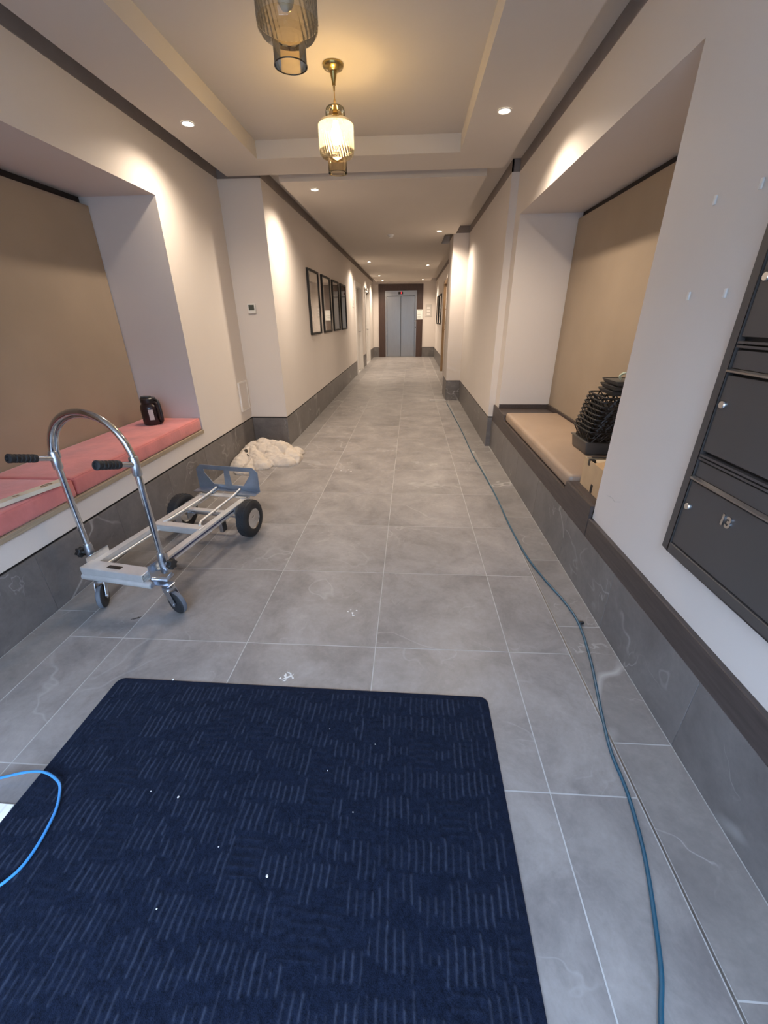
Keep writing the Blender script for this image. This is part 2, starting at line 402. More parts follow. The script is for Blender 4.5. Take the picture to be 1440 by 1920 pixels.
# ------------------------------------------------------------------ skirting (individual stone slabs on a backing)
def skirt(name, label, runs, h, first, step=0.6, reveal=True):
    # runs: list of (axis, plane, a, b, inward_sign); slabs stand 12 mm in front of the backing
    b = MB()
    for ax, pl, a, c, sg in runs:
        p0, p1 = sorted((pl-sg*0.010, pl-sg*0.10)); a, c = a+0.0125, c-0.0125
        if ax == 'x': b.box(p0, p1, a, c, 0, h)
        else: b.box(a, c, p0, p1, 0, h)
        if reveal:
            q0, q1 = sorted((pl-sg*0.012, pl-sg*0.10))
            if ax == 'x': b.box(q0, q1, a, c, h, RV)
            else: b.box(a, c, q0, q1, h, RV)
    o = b.build(name, 'black_reveal'); tag(o, label, 'skirting', kind='structure')
    off = OFF[o.name]
    for ax, pl, a, c, sg in runs:
        for y0, y1 in cuts(a, c, first, step):
            p0, p1 = sorted((pl, pl-sg*0.0105)); g = 0.0008
            m = MB().box(p0, p1, y0+g, y1-g, 0.0006, h) if ax == 'x' else MB().box(y0+g, y1-g, p0, p1, 0.0006, h)
            m.build('skirting_tile', 'skirt', o, 0.0008, 1)
    return o
skirt('baseboard_left', 'dark stone skirting under the pink cushioned bench wall', [('x', XL, YB, YS, 1), ('y', YS, XL, CL, -1)], SK, 0.985)
skirt('baseboard_corridor_left', 'dark stone skirting below the row of four pictures', [('x', CL, YS, 11.30, 1), ('x', CL, 12.72, 13.70, 1), ('x', CL, 15.08, YE, 1)], SK, 0.985)
skirt('baseboard_right', 'veined dark stone skirting under the mailboxes and tan bench', [('x', 0.933, YB, YSR, -1)], SKR, 0.985, reveal=False)
skirt('baseboard_corridor_right', 'dark stone skirting along the right corridor wall with the pillar', [('y', YSR, CR, 0.95, -1), ('x', CR, YSR, 7.56, -1), ('y', 7.56, 0.64, CR, -1), ('x', 0.64, 7.56, 8.3, -1), ('x', CR, 8.3, 10.9, -1), ('x', CR, 12.15, YE, -1)], SK, 0.985)
skirt('baseboard_end', 'dark stone skirting beside the lift', [('y', YE-0.014, CL, -1.19, -1), ('y', YE-0.014, 0.43, CR, -1)], SK, 0.985)

# ------------------------------------------------------------------ walls
def wall(name, label, boxes, mat='wall'):
    m = MB()
    for b in boxes: m.box(*b)
    return tag(m.build(name, mat, weld=False), label, 'wall', kind='structure')
wl = wall('wall_left', 'cream painted wall around the niche with the pink cushions', [
    (-2.45, XL, YB, NL0, RV, ZC), (-2.45, XL, NL1, YS, RV, ZC), (-2.45, XL, NL0, NL1, NLT, ZC),
    (-2.60, -2.50, YB-0.25, YE+0.45, -0.12, ZC+0.12), (-2.45, XL-0.10, YB, YS, 0, RV), (-2.45, XL, NL0, NL1, RV, 0.462), (-2.55, -2.38, NL0, NL1, 0.462, NLT)])
box('niche_back_panel', 'tan_panel', (-2.372, NLB, NL0, NL1-0.006, 0.462, 2.100), wl)
box('slot_shade', 'slot', (-2.379, -2.373, NL0, NL1, 0.462, NLT), wl)  # thin dark sheet deepens the slot's shade by colour
wcl = wall('wall_corridor_left', 'cream corridor wall carrying the thermostat and four framed pictures', [
    (-2.45, CL-0.10, YS+0.10, 11.40, 0, RV), (-2.45, CL, YS, 11.40, RV, ZC), (-2.45, CL, 11.40, 12.62, 2.10, ZC), (-2.45, CL, 12.62, 13.80, RV, ZC),
    (-2.45, CL, 13.80, 14.98, 2.10, ZC), (-2.45, CL, 14.98, YE, RV, ZC), (-2.45, -1.52, 11.40, 12.62, 0, 2.10), (-2.45, -1.52, 13.80, 14.98, 0, 2.10)])
wr = wall('wall_right', 'pale wall with the mailboxes and the tan bench niche', [
    (XR, 1.60, YB, NR0, 0.40, ZC), (XR, 1.60, NR1, YSR, 0.30, ZC), (XR, 1.60, NR0, NR1, NRT, ZC), (1.515, 1.65, NR0, NR1, 0.30, NRT),
    (XR, 1.60, YB, NR0, 0.30, 0.41), (1.65, 1.75, YB-0.25, YE+0.45, -0.12, ZC+0.12), (1.05, 1.60, YB, YSR, 0, 0.29)])
box('niche_back_panel', 'tan_panel', (NRB, 1.505, NR0+0.006, NR1-0.008, 0.42, 2.132), wr)
box('slot_shade', 'slot', (1.506, 1.514, NR0, NR1, 0.42, NRT), wr)  # same dark sheet, painting the shade of the right slot
wcr = wall('wall_corridor_right', 'cream right corridor wall with a shallow pillar', [
    (CR, 1.60, YSR, 11.0, RV, ZC), (CR, 1.60, 11.0, 12.05, 2.14, ZC), (CR, 1.60, 12.05, YE, RV, ZC), (0.98, 1.60, 11.0, 12.05, 0, 2.14),
    (0.64, CR, 7.56, 8.30, RV, ZC)])
we = wall('wall_end', 'cream end wall around the lift doors', [
    (-2.45, -0.95, YE, YE+0.4, 0.0, ZC), (0.20, 1.60, YE, YE+0.4, 0.0, ZC), (-0.95, 0.20, YE, YE+0.4, 2.245, ZC), (-1.0, 0.3, YE+0.3, YE+0.45, 0, 2.3)])
wb = wall('wall_back', 'entrance wall behind the viewer with a wide doorway', [
    (-2.45, -1.45, YB-0.25, YB, 0, ZC), (0.55, 1.60, YB-0.25, YB, 0, ZC), (-1.45, 0.55, YB-0.25, YB, 2.30, ZC)])
t = tag(MB().box(0.933, XR+0.01, YB, NR0-0.004, SKR+0.001, 0.414).build('trim_3', 'darkwood', bevel=0.002, seg=1), 'dark wood rail along the wall under the mailboxes', 'trim', kind='structure')

# ------------------------------------------------------------------ ceiling
ce = box('ceiling', 'ceil', (-2.5, 1.65, YB-0.25, YE+0.45, ZC, ZC+0.12))
tag(ce, 'pale plaster ceiling with dropped border and corridor panel', 'ceiling', kind='structure')
m = MB()
SX0, SX1, SY0, SY1 = -1.655, 0.768, -0.70, 4.45
TX0, TX1, TY0, TY1 = -1.242, 0.360, -0.25, 4.05
for b in ((SX0, TX0, SY0, SY1), (TX1, SX1, SY0, SY1), (TX0, TX1, SY0, TY0), (TX0, TX1, TY1, SY1)):
    m.box(*b, ZP, ZC)
m.build('dropped_border', 'ceil', ce)
m = MB()
PX0, PX1 = -1.242, 0.66
m.box(PX0, PX1, 4.655, 7.50, ZP, ZC).box(PX0, 0.50, 7.50, 8.38, ZP, ZC).box(PX0, PX1, 8.38, 16.25, ZP, ZC)
m.build('corridor_panel', 'ceil', ce)

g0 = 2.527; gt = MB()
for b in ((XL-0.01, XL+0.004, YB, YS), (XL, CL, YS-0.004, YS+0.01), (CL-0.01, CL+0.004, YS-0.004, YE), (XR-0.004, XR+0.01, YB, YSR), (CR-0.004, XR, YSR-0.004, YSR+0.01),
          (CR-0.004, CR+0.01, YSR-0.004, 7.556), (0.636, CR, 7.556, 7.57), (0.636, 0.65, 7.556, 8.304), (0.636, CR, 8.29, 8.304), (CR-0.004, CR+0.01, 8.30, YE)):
    gt.box(*b, g0, ZC-0.0005)  # strips on the wall tops carry the gap's shade in their colour
tag(gt.build('trim_4', 'gap', weld=False), 'strip coloured dark for the shade in the gap atop the walls', 'trim', kind='structure')
st_ = box('floor_added_street', 'added_pavement', (-14, 14, -16, YB-0.26, -0.15, -0.03))  # unseen ground, added with the house front to shape the daylight
tag(st_, 'unseen paved street added outside for the daylight', 'ground', kind='structure')
fa = box('wall_sky_block', 'added_facade', (-14, 14, -10.5, -10.0, -0.03, 4.6))  # added out of view, sized to block low sky through the doorway
tag(fa, 'unseen house front added across the street to cut low sky light', 'wall', kind='structure')

# ------------------------------------------------------------------ downlights
def make_downlight(x, y):
    r = thing('downlight', (x, y, ZP), '', 'ceiling light', 'recessed ceiling downlights')
    MB().lathe([(0.043, -0.001), (0.043, -0.005), (0.036, -0.006), (0.031, -0.001)], (x, y, ZP), 28, close_ends=False).build('trim_ring', 'plastic_white', r, smooth=True)
    MB().lathe([(0.032, -0.0008), (0.032, -0.0030), (0.024, -0.0042)], (x, y, ZP), 28).build('lens', 'lamp_glow', r, smooth=True)
    return r
dl_pos = [(-1.461, 3.369, 'downlight in the left ceiling border above the pink bench wall'),
          (0.555, 3.367, 'downlight in the right ceiling border above the tan bench'),
          (-0.966, 4.922, 'nearest corridor downlight, just beyond the lit pendant'),
          (0.398, 7.215, 'corridor downlight on the right beside the wall pillar'),
          (-0.967, 10.69, 'left corridor downlight above the first side door'),
          (0.386, 11.53, 'right corridor downlight near the door with the long pull handle'),
          (-0.975, 14.07, 'left corridor downlight by the second side door'),
          (-0.985, 15.80, 'left one of the two downlights right before the lift'),
          (0.379, 15.66, 'right one of the two downlights right before the lift')]
dl0 = make_downlight(dl_pos[0][0], dl_pos[0][1])
for i, (x, y, lb) in enumerate(dl_pos):
    d = dl0 if i == 0 else copy_tree(dl0)
    d.location = (x, y, ZP); d['label'] = lb
    sp = bpy.data.lights.new('downlight_beam', 'SPOT'); sp.energy = DOWNLIGHT_W; sp.color = DOWNLIGHT_COL
    sp.spot_size = math.radians(152); sp.spot_blend = 1.0; sp.shadow_soft_size = 0.03
    so = bpy.data.objects.new('downlight_beam', sp); COL.objects.link(so); so.parent = d; so.location = (0, 0, -0.012)
sd = thing('smoke_detector', (-0.327, 7.42, ZP), 'small round white smoke detector on the corridor ceiling', 'smoke detector')
MB().lathe([(0.05, 0), (0.05, -0.014), (0.046, -0.020)], (-0.327, 7.42, ZP), 28).build('base', 'plastic_white', sd, smooth=True)
MB().lathe([(0.036, -0.020), (0.034, -0.034), (0.022, -0.040)], (-0.327, 7.42, ZP), 24).build('sensor_dome', 'plastic_white', sd, smooth=True)
ps = thing('ceiling_sensor', (0.585, 7.53, ZC), 'tiny dark sensor in the ceiling notch beside the pillar', 'sensor')
MB().lathe([(0.022, 0), (0.022, -0.06), (0.012, -0.075)], (0.585, 7.53, ZC), 18).build('housing', 'black_plastic', ps, smooth=True)

# ------------------------------------------------------------------ pendants
def pendant(x, y, lit, label):
    z = ZC
    p = thing('pendant_lamp', (x, y, z), label, 'pendant lamp', 'glass pendant lamps')
    MB().lathe([(0.0575, 0), (0.0575, -0.010), (0.052, -0.018), (0.030, -0.026), (0.022, -0.030), (0.019, -0.036), (0.010, -0.078), (0.009, -0.086), (0.0, -0.087)], (x, y, z), 36).build('ceiling_rose', 'brass', p, smooth=True)
    MB().lathe([(0.0065, -0.086), (0.0055, -0.108), (0.0032, -0.112), (0.0032, -0.140), (0.0070, -0.150), (0.0075, -0.176)], (x, y, z), 14).build('cord', 'cord', p, smooth=True)
    # lamp holder
    MB().lathe([(0.010, -0.173), (0.015, -0.180), (0.015, -0.226), (0.013, -0.240)], (x, y, z), 20).build('lamp_holder', 'brass', p, smooth=True)
    # upper and lower smooth necks
    MB().lathe([(0.010, -0.172), (0.040, -0.175), (0.052, -0.184), (0.056, -0.200), (0.056, -0.236)], (x, y, z), 48, close_ends=False).build('upper_neck', 'glass_smoke', p, smooth=True)
    MB().lathe([(0.0555, -0.405), (0.0555, -0.476)], (x, y, z), 48, close_ends=False).build('lower_neck', 'glass_smoke', p, smooth=True)
    MB().tube([(x+0.0555*math.cos(a), y+0.0555*math.sin(a), z-0.476) for a in [2*math.pi*k/48 for k in range(48)]], 0.0019, 8, closed=True).build('neck_rim', 'glass_rim', p, smooth=True)
    MB().lathe([(0.056, -0.236), (0.078, -0.236), (0.094, -0.243), (0.101, -0.256)], (x, y, z), 64, close_ends=False).build('shoulder', 'glass_smoke', p, smooth=True)
    MB().lathe([(0.101, -0.372), (0.099, -0.388), (0.088, -0.401), (0.0555, -0.405)], (x, y, z), 64, close_ends=False).build('lower_shoulder', 'glass_smoke', p, smooth=True)
    # ribbed body with spiral ribs
    b = MB(); nh, na = 10, 144; vs = []; fs = []
    for i in range(nh+1):
        h = -0.256-0.116*i/nh
        for j in range(na):
            a = 2*math.pi*j/na
            rr = 0.101+0.0022*math.cos(36*(a+0.30*i/nh))-0.0010
            vs.append((x+rr*math.cos(a), y+rr*math.sin(a), z+h))
    for i in range(nh):
        for j in range(na):
            j2 = (j+1) % na; fs.append((i*na+j, i*na+j2, (i+1)*na+j2, (i+1)*na+j))
    b.add(vs, fs).build('ribbed_body', 'glass_rib', p, smooth=True)
    MB().lathe([(0.0, -0.345), (0.016, -0.340), (0.026, -0.325), (0.030, -0.305), (0.026, -0.280), (0.015, -0.255), (0.013, -0.238)], (x, y, z), 24).build('bulb', 'bulb' if lit else 'bulb_off', p, smooth=True)
    return p
M['glass_rim'] = plain('dark_amber_glass_rim', (0.05, 0.032, 0.015), 0.12)
pendant(-0.452, 3.056, True, 'lit pendant lamp with ribbed amber glass, hanging farther from the viewer')
pendant(-0.428, 1.905, False, 'unlit smoked glass pendant lamp nearest the viewer, cut by the top edge')

# ------------------------------------------------------------------ left bench
bd = MB().box(NLB+0.004, XL+0.008, NL0+0.006, NL1-0.006, 0.4625, 0.488).build('bench_board', 'plywood')
tag(bd, 'raw plywood seat board under the pink cushions', 'board')
def cushion(name, x0, x1, y0, y1, z0, z1, mat, seed, r=0.018, puff=0.006, label='', cat='cushion', group=None, piping=True):
    nx, ny = 14, 34
    bm = bmesh.new()
    bmesh.ops.create_cube(bm, size=1.0)
    bmesh.ops.scale(bm, vec=(x1-x0, y1-y0, z1-z0), verts=bm.verts)
    bmesh.ops.bevel(bm, geom=list(bm.edges), offset=r, segments=3, profile=0.6, affect='EDGES')
    bmesh.ops.subdivide_edges(bm, edges=[e for e in bm.edges if e.calc_length() > 0.12], cuts=16, use_grid_fill=True)
    hx, hy, hz = (x1-x0)/2, (y1-y0)/2, (z1-z0)/2
    for v in bm.verts:
        c = v.co; n = noise.noise(Vector((c.x*5+seed, c.y*5, c.z*7)))
        n2 = noise.noise(Vector((c.x*14+seed, c.y*11, c.z*18+3)))
        bx = max(0, 1-(c.x/hx)**2); by = max(0, 1-(c.y/hy)**4)
        if c.z > 0: c.z += puff*(bx*by)+0.004*n*bx*by+0.0015*n2*bx
        if c.x > hx-0.03 or c.x < -hx+0.03: c.x += math.copysign(0.004*max(0, 1-(c.z/hz)**2)+0.003*n*by, c.x) if c.x > 0 else 0
    me = bpy.data.meshes.new(name); bm.to_mesh(me); bm.free()
    for p in me.polygons: p.use_smooth = True
    me.materials.append(M[mat])
    o = bpy.data.objects.new(name, me); COL.objects.link(o); o.location = ((x0+x1)/2, (y0+y1)/2, (z0+z1)/2); OFF[o.name] = Vector(o.location)
    tag(o, label, cat, group)
    if piping:
        q = 0.006
        loop = [(x1-q, y0+q, z1-q*0.6), (x1-q, y1-q, z1-q*0.6)]
        MB().tube([Vector((x1-q*0.7, y0+0.01+(y1-y0-0.02)*k/40, z1-q*0.8+0.001*math.sin(k))) for k in range(41)], 0.0034, 6).build('piping', mat, o, smooth=True)
    return o
cushion('seat_cushion', NLB+0.012, XL-0.006, 1.955, NL1-0.008, 0.489, 0.592, 'pink', 1.3, label='far pink velvet seat cushion with the dark jug on it', group='pink bench cushions')
cushion('seat_cushion', NLB+0.012, XL-0.002, NL0+0.01, 1.948, 0.489, 0.588, 'pink', 8.1, label='near pink velvet seat cushion under the cream spirit level', group='pink bench cushions')

# jug
jx, jy, jz = -2.075, 3.175, 0.597
jg = thing('drink_jug', (jx, jy, jz), 'dark maroon plastic jug with black lid standing on the pink cushion', 'jug')
MB().lathe([(0.060, 0), (0.068, 0.004), (0.070, 0.02), (0.070, 0.125), (0.066, 0.15), (0.052, 0.168), (0.047, 0.176)], (jx, jy, jz), 36).build('body', 'jug', jg, smooth=True)
MB().lathe([(0.054, 0.170), (0.056, 0.176), (0.056, 0.204), (0.050, 0.210)], (jx, jy, jz), 36).build('lid', 'black_plastic', jg, smooth=True)
MB().box(jx-0.045, jx+0.02, jy-0.02, jy+0.02, jz+0.210, jz+0.222).build('spout_cap', 'grey_plastic', jg, 0.004, 2, smooth=True)
MB().tube(smooth_path([(jx+0.045, jy, jz+0.190), (jx+0.078, jy-0.01, jz+0.188), (jx+0.092, jy-0.015, jz+0.150), (jx+0.094, jy-0.015, jz+0.06), (jx+0.086, jy-0.01, jz+0.028), (jx+0.062, jy, jz+0.022)], 6), 0.011, 10).build('handle', 'black_plastic', jg, smooth=True)
m = MB()
def arc_label(mb, c, r, a0, a1, z0, z1, n=10):
    vs = []; fs = []
    for k in range(n+1):
        a = a0+(a1-a0)*k/n
        vs += [(c[0]+r*math.cos(a), c[1]+r*math.sin(a), z0), (c[0]+r*math.cos(a), c[1]+r*math.sin(a), z1)]
    for k in range(n): fs.append((2*k, 2*k+2, 2*k+3, 2*k+1))
    return mb.add(vs, fs)
arc_label(m, (jx, jy), 0.0712, -1.25, -0.78, jz+0.045, jz+0.125)
m.build('measure_strip', 'mount', jg)
m = MB(); arc_label(m, (jx, jy), 0.0711, -2.35, -2.05, jz+0.03, jz+0.12, 6); m.build('logo_print', 'grey_plastic', jg)

# spirit level on the near cushion
lv = thing('spirit_level', (-1.86, 1.64, 0.594), 'cream box spirit level with an oval hand hole lying on the pink cushion', 'spirit level')
la, lb_ = Vector((-1.800, 1.872, 0.595)), Vector((-1.905, 1.43, 0.595))
ld = (lb_-la).normalized(); ls = Vector((ld.y, -ld.x, 0)); L_ = (lb_-la).length
if ls.x < 0: ls = -ls
def level_face():
    w2 = 0.024; m = MB()
    segs = [(0, 0.050), (0.105, L_-0.12), (L_-0.06, L_)]
    for a, b in segs: m.obox(la+ld*((a+b)/2)+Vector((0,0,0.010)), (ld, ls, (0,0,1)), ((b-a)/2, w2, 0.010))
    for a, b in ((0.050, 0.105), (L_-0.12, L_-0.06)):
        for sg in (-1, 1):
            m.obox(la+ld*((a+b)/2)+ls*sg*0.0185+Vector((0,0,0.010)), (ld, ls, (0,0,1)), ((b-a)/2, 0.0055, 0.010))
    return m
level_face().build('body', 'cream', lv)
ring = []
for k in range(24):
    a = 2*math.pi*k/24; ring.append(la+ld*(0.0775+0.0275*math.cos(a))+ls*0.0125*math.sin(a)+Vector((0,0,0.0205)))
MB().tube(ring, 0.0016, 6, closed=True).build('hole_rim', 'bronze', lv, smooth=True)
MB().obox(la+ld*(L_+0.012)+Vector((0,0,0.011)), (ld, ls, (0,0,1)), (0.012, 0.026, 0.012)).build('end_cap', 'plastic_white', lv, 0.002, 1)
MB().obox(la+ld*0.22+Vector((0,0,0.0203)), (ld, ls, (0,0,1)), (0.012, 0.006, 0.0006)).build('vial_window', 'bronze', lv)

# ------------------------------------------------------------------ right bench
bn = thing('built_in_bench', (1.2, 3.2, 0.308), 'built-in dark wood bench frame in the right-hand niche', 'bench')
m = MB()
prof = [(NR0+0.004, 0.308), (YSR-0.012, 0.308), (YSR-0.012, 0.476), (4.10, 0.476), (4.085, 0.424), (2.318, 0.424), (2.305, 0.478), (NR0+0.004, 0.478)]
m.prism(prof, (0.934, 0, 0), (0,1,0), (0,0,1), (1,0,0), 0.018)
m.build('front_board', 'darkwood', bn, 0.0015, 1)
box('seat_deck', 'darkwood', (0.9525, NRB-0.001, 2.31, 4.09, 0.395, 0.420), bn)
box('end_shelf', 'darkwood', (0.953, NRB-0.001, NR0+0.008, 2.305, 0.455, 0.478), bn, 0.0015, 1)
box('end_shelf', 'darkwood', (0.953, NRB-0.001, 4.10, NR1-0.002, 0.455, 0.4755), bn, 0.0015, 1)
box('back_upstand', 'darkwood', (NRB-0.020, NRB-0.001, 2.31, NR1-0.022, 0.4765, 0.520), bn, 0.0015, 1)
box('side_upstand', 'darkwood', (0.9545, NRB-0.001, NR1-0.020, NR1-0.002, 0.4765, 0.516), bn, 0.0015, 1)
cushion('seat_cushion', 0.948, NRB-0.024, 2.312, 4.085, 0.4205, 0.508, 'tanleather', 4.4, r=0.028, puff=0.004, label='tan leatherette seat cushion on the right-hand bench', piping=False)

# carton
cx0, cx1, cy0, cy1, cz0, cz1 = 1.000, 1.36, 1.955, 2.275, 0.4785, 0.638
ct = thing('cardboard_carton', ((cx0+cx1)/2, (cy0+cy1)/2, cz0), 'open brown cardboard carton with black tape on the end of the tan bench', 'box')
tk = 0.004
m = MB()
m.box(cx0, cx1, cy0, cy1, cz0, cz0+tk).box(cx0, cx0+tk, cy0, cy1, cz0+tk, cz1).box(cx1-tk, cx1, cy0, cy1, cz0+tk, cz1).box(cx0+tk, cx1-tk, cy0, cy0+tk, cz0+tk, cz1).box(cx0+tk, cx1-tk, cy1-tk, cy1, cz0+tk, cz1)
m.build('body', 'carton', ct, weld=False)
m = MB().box(cx0+0.03, cx1-0.005, cy0+0.004, cy1-0.03, cz1-0.012, cz1-0.008); m.build('top_flap', 'carton_in', ct)
MB().obox((cx0+0.10, cy0+0.12, cz1+0.002), (Vector((1,0,0.12)).normalized(), (0,1,0), Vector((-0.12,0,1)).normalized()), (0.10, 0.10, 0.002)).build('top_flap', 'carton', ct)
m = MB().box(cx0-0.0008, cx0+0.030, cy1-0.075, cy1-0.050, cz1-0.030, cz1+0.0012); m.build('black_tape', 'black_plastic', ct)
m = MB().box(cx0+0.03, cx1, cy1-0.028, cy1-0.008, cz1+0.0002, cz1+0.002); m.build('black_tape', 'black_plastic', ct)
m = MB().box(cx0-0.0008, cx0+0.001, cy1-0.165, cy1-0.140, cz0+0.002, cz0+0.048); m.build('black_tape', 'black_plastic', ct)

# grey bin and the stack of baskets on it
bx0, bx1, by0, by1 = 1.170, 1.425, 2.690, 2.960
gb = MB()
vs = []
for z, g in ((0.513, 0.012), (0.600, 0.0)):
    vs += [(bx0+g, by0+g, z), (bx1-g, by0+g, z), (bx1-g, by1-g, z), (bx0+g, by1-g, z)]
gb.add(vs, [(0,3,2,1),(4,5,6,7),(0,1,5,4),(1,2,6,5),(2,3,7,6),(3,0,4,7)])
gbt = thing('storage_bin', ((bx0+bx1)/2, (by0+by1)/2, 0.513), 'plain dark grey bin under the stack of black baskets', 'bin')
gb.build('body', 'grey_plastic', gbt, 0.01, 3, smooth=True)
MB().box(bx0-0.004, bx1+0.004, by0-0.004, by1+0.004, 0.592, 0.601).build('rim', 'grey_plastic', gbt, 0.003, 2, smooth=True)
def rrect(x0, x1, y0, y1, z, r=0.03, n=5):
    out = []
    for cx, cy, a0 in ((x1-r, y1-r, 0), (x0+r, y1-r, 90), (x0+r, y0+r, 180), (x1-r, y0+r, 270)):
        for k in range(n+1):
            a = math.radians(a0+90*k/n); out.append((cx+r*math.cos(a), cy+r*math.sin(a), z))
    return out
def make_basket():
    bw, bl, bh = 0.275, 0.285, 0.075
    o = thing('plastic_basket', (0, 0, 0), '', 'basket', 'stacked black baskets')
    MB().tube(rrect(-bw/2, bw/2, -bl/2, bl/2, bh), 0.0048, 6, closed=True).build('rim', 'black_plastic', o, smooth=True)
    MB().tube(rrect(-bw/2+0.022, bw/2-0.022, -bl/2+0.022, bl/2-0.022, 0.004), 0.004, 6, closed=True).build('base_rim', 'black_plastic', o, smooth=True)
    MB().box(-bw/2+0.022, bw/2-0.022, -bl/2+0.022, bl/2-0.022, 0.001, 0.004).build('bottom', 'black_plastic', o)
    m = MB()
    # lattice of crossing bars on the four tapered sides
    def bar(p, q):
        p = Vector(p); q = Vector(q); d = (q-p); l = d.length; d.normalize()
        sd_ = d.cross(Vector((0,0,1))).normalized(); up = sd_.cross(d)
        m.obox((p+q)/2, (d, sd_, up), (l/2, 0.0018, 0.0034))
    g = 0.022; nb = 4
    for k in range(nb):
        for s in (0, 1):
            a, b = (k+s)/nb, (k+1-s)/nb
            for sg in (-1, 1):
                ya, yb = -bl/2+0.02+(bl-0.04)*a, -bl/2+g+0.012+(bl-2*g-0.024)*b
                bar((sg*bw/2, ya, bh), (sg*(bw/2-g), yb, 0.004))
                xa, xb = -bw/2+0.02+(bw-0.04)*a, -bw/2+g+0.012+(bw-2*g-0.024)*b
                bar((xa, sg*bl/2, bh), (xb, sg*(bl/2-g), 0.004))
    m.build('lattice_side', 'black_plastic', o, weld=False)
    return o
bk0 = make_basket(); NBK = 9; pitch = 0.0285
ords = ['lowest', 'second lowest', 'third from the bottom', 'fourth from the bottom', 'middle', 'fourth from the top', 'third from the top', 'second from the top', 'topmost']
for k in range(NBK):
    b = bk0 if k == 0 else copy_tree(bk0)
    b.location = (1.298+0.003*k+random.uniform(-.002,.002), 2.800-0.010*k+random.uniform(-.003,.003), 0.6020+pitch*k)
    b.rotation_euler = (0, 0, random.uniform(-0.03, 0.03))
    b['label'] = '%s black lattice basket of the stack on the tan bench' % ords[k]
ztop = 0.602+pitch*(NBK-1)+0.075+0.006
for k in range(3):
    cx, cy = 1.340+0.003*k, 2.715-0.012*k
    o = thing('plastic_tray', (cx, cy, ztop+0.030*k), ['lowest', 'middle', 'topmost'][k]+' of three grey trays lying on the stacked baskets', 'tray', 'grey trays on the basket stack')
    s = 0.0
    m = MB(); vs = []
    for z, g in ((0.0, 0.016), (0.026, 0.0)):
        vs += [(cx-0.115+g, cy-0.11+g, ztop+0.030*k+z), (cx+0.10-g, cy-0.11+g, ztop+0.030*k+z), (cx+0.10-g, cy+0.11-g, ztop+0.030*k+z), (cx-0.115+g, cy+0.11-g, ztop+0.030*k+z)]
    m.add(vs, [(0,3,2,1),(4,5,6,7),(0,1,5,4),(1,2,6,5),(2,3,7,6),(3,0,4,7)])
    m.build('body', 'grey_plastic', o, 0.005, 2, smooth=True)
    MB().tube(rrect(cx-0.115, cx+0.10, cy-0.11, cy+0.11, ztop+0.030*k+0.0265, 0.012, 3), 0.0032, 6, closed=True).build('rim', 'black_plastic', o, smooth=True)
zt = ztop+0.060+0.030
gw = MB().tube(smooth_path([(1.285, 2.66, zt+0.004), (1.272, 2.66, zt+0.022), (1.285, 2.65, zt+0.040), (1.315, 2.64, zt+0.042), (1.335, 2.64, zt+0.024), (1.34, 2.65, zt+0.005)], 6), 0.007, 8).build('cord_loop', 'greenwire', smooth=True)
tag(gw, 'pale green loop of cord on top of the grey trays', 'cord')

# ------------------------------------------------------------------ mailboxes
MX = XR; MY1, MZ0 = 1.337, 0.602; ROW = 0.330; COLW = 0.445
mb_ = thing('mailbox_bank', (MX, MY1-COLW, MZ0), 'dark brown metal bank of apartment mailboxes on the right wall', 'mailboxes')
nrow, ncol = 4, 2
fr = 0.034; mul = 0.020; dep = 0.030
ZT = MZ0+2*fr+nrow*ROW-0.02
ytot = MY1-2*fr-ncol*COLW+0.02
m = MB()
m.box(MX-dep, MX, MY1-fr, MY1, MZ0, ZT).box(MX-dep, MX, ytot, ytot+fr, MZ0, ZT)
m.box(MX-dep, MX, ytot+fr, MY1-fr, MZ0, MZ0+fr).box(MX-dep, MX, ytot+fr, MY1-fr, ZT-fr, ZT)
m.build('frame', 'mailbox', mb_, 0.002, 1)
box('backing', 'black_reveal', (MX-0.010, MX-0.001, ytot+fr, MY1-fr, MZ0+fr, ZT-fr), mb_)
for c in range(1, ncol):
    y = MY1-fr-c*COLW
    box('mullion', 'mailbox', (MX-dep, MX-0.010, y-mul/2, y+mul/2, MZ0+fr, ZT-fr), mb_, 0.002, 1)
for c in range(ncol):
    for r in range(nrow):
        ya = MY1-fr-c*COLW-(0.004 if c == 0 else mul/2+0.003); yb = MY1-fr-(c+1)*COLW+(mul/2+0.003)
        z0 = MZ0+fr+r*ROW
        d = box('door', 'mailbox', (MX-dep+0.004, MX-0.012, yb, ya, z0+0.004, z0+0.232), mb_, 0.0015, 1)
        MB().lathe([(0.0125, 0.0), (0.0125, 0.005), (0.010, 0.008), (0.0, 0.008)], (MX-dep+0.004, ya-0.022, z0+0.150), 20, axis=(-1,0,0)).build('lock', 'chrome', d, smooth=True)
        box('flap', 'mailbox', (MX-dep+0.006, MX-0.012, yb, ya, z0+0.250, z0+0.300), mb_, 0.0015, 1)
        MB().prism([(0,0), (-0.013,-0.004), (-0.013,-0.009), (0,-0.012)], (MX-dep+0.006, yb, z0+0.250), (1,0,0), (0,0,1), (0,1,0), ya-yb).build('flap_lip', 'mailbox_lip', mb_)
        for q in (0.306, 0.317):
            box('rib', 'mailbox', (MX-dep, MX-0.012, yb, ya, z0+q, z0+q+0.0065), mb_)
        if r == 0 and c == 0: DOOR13 = d
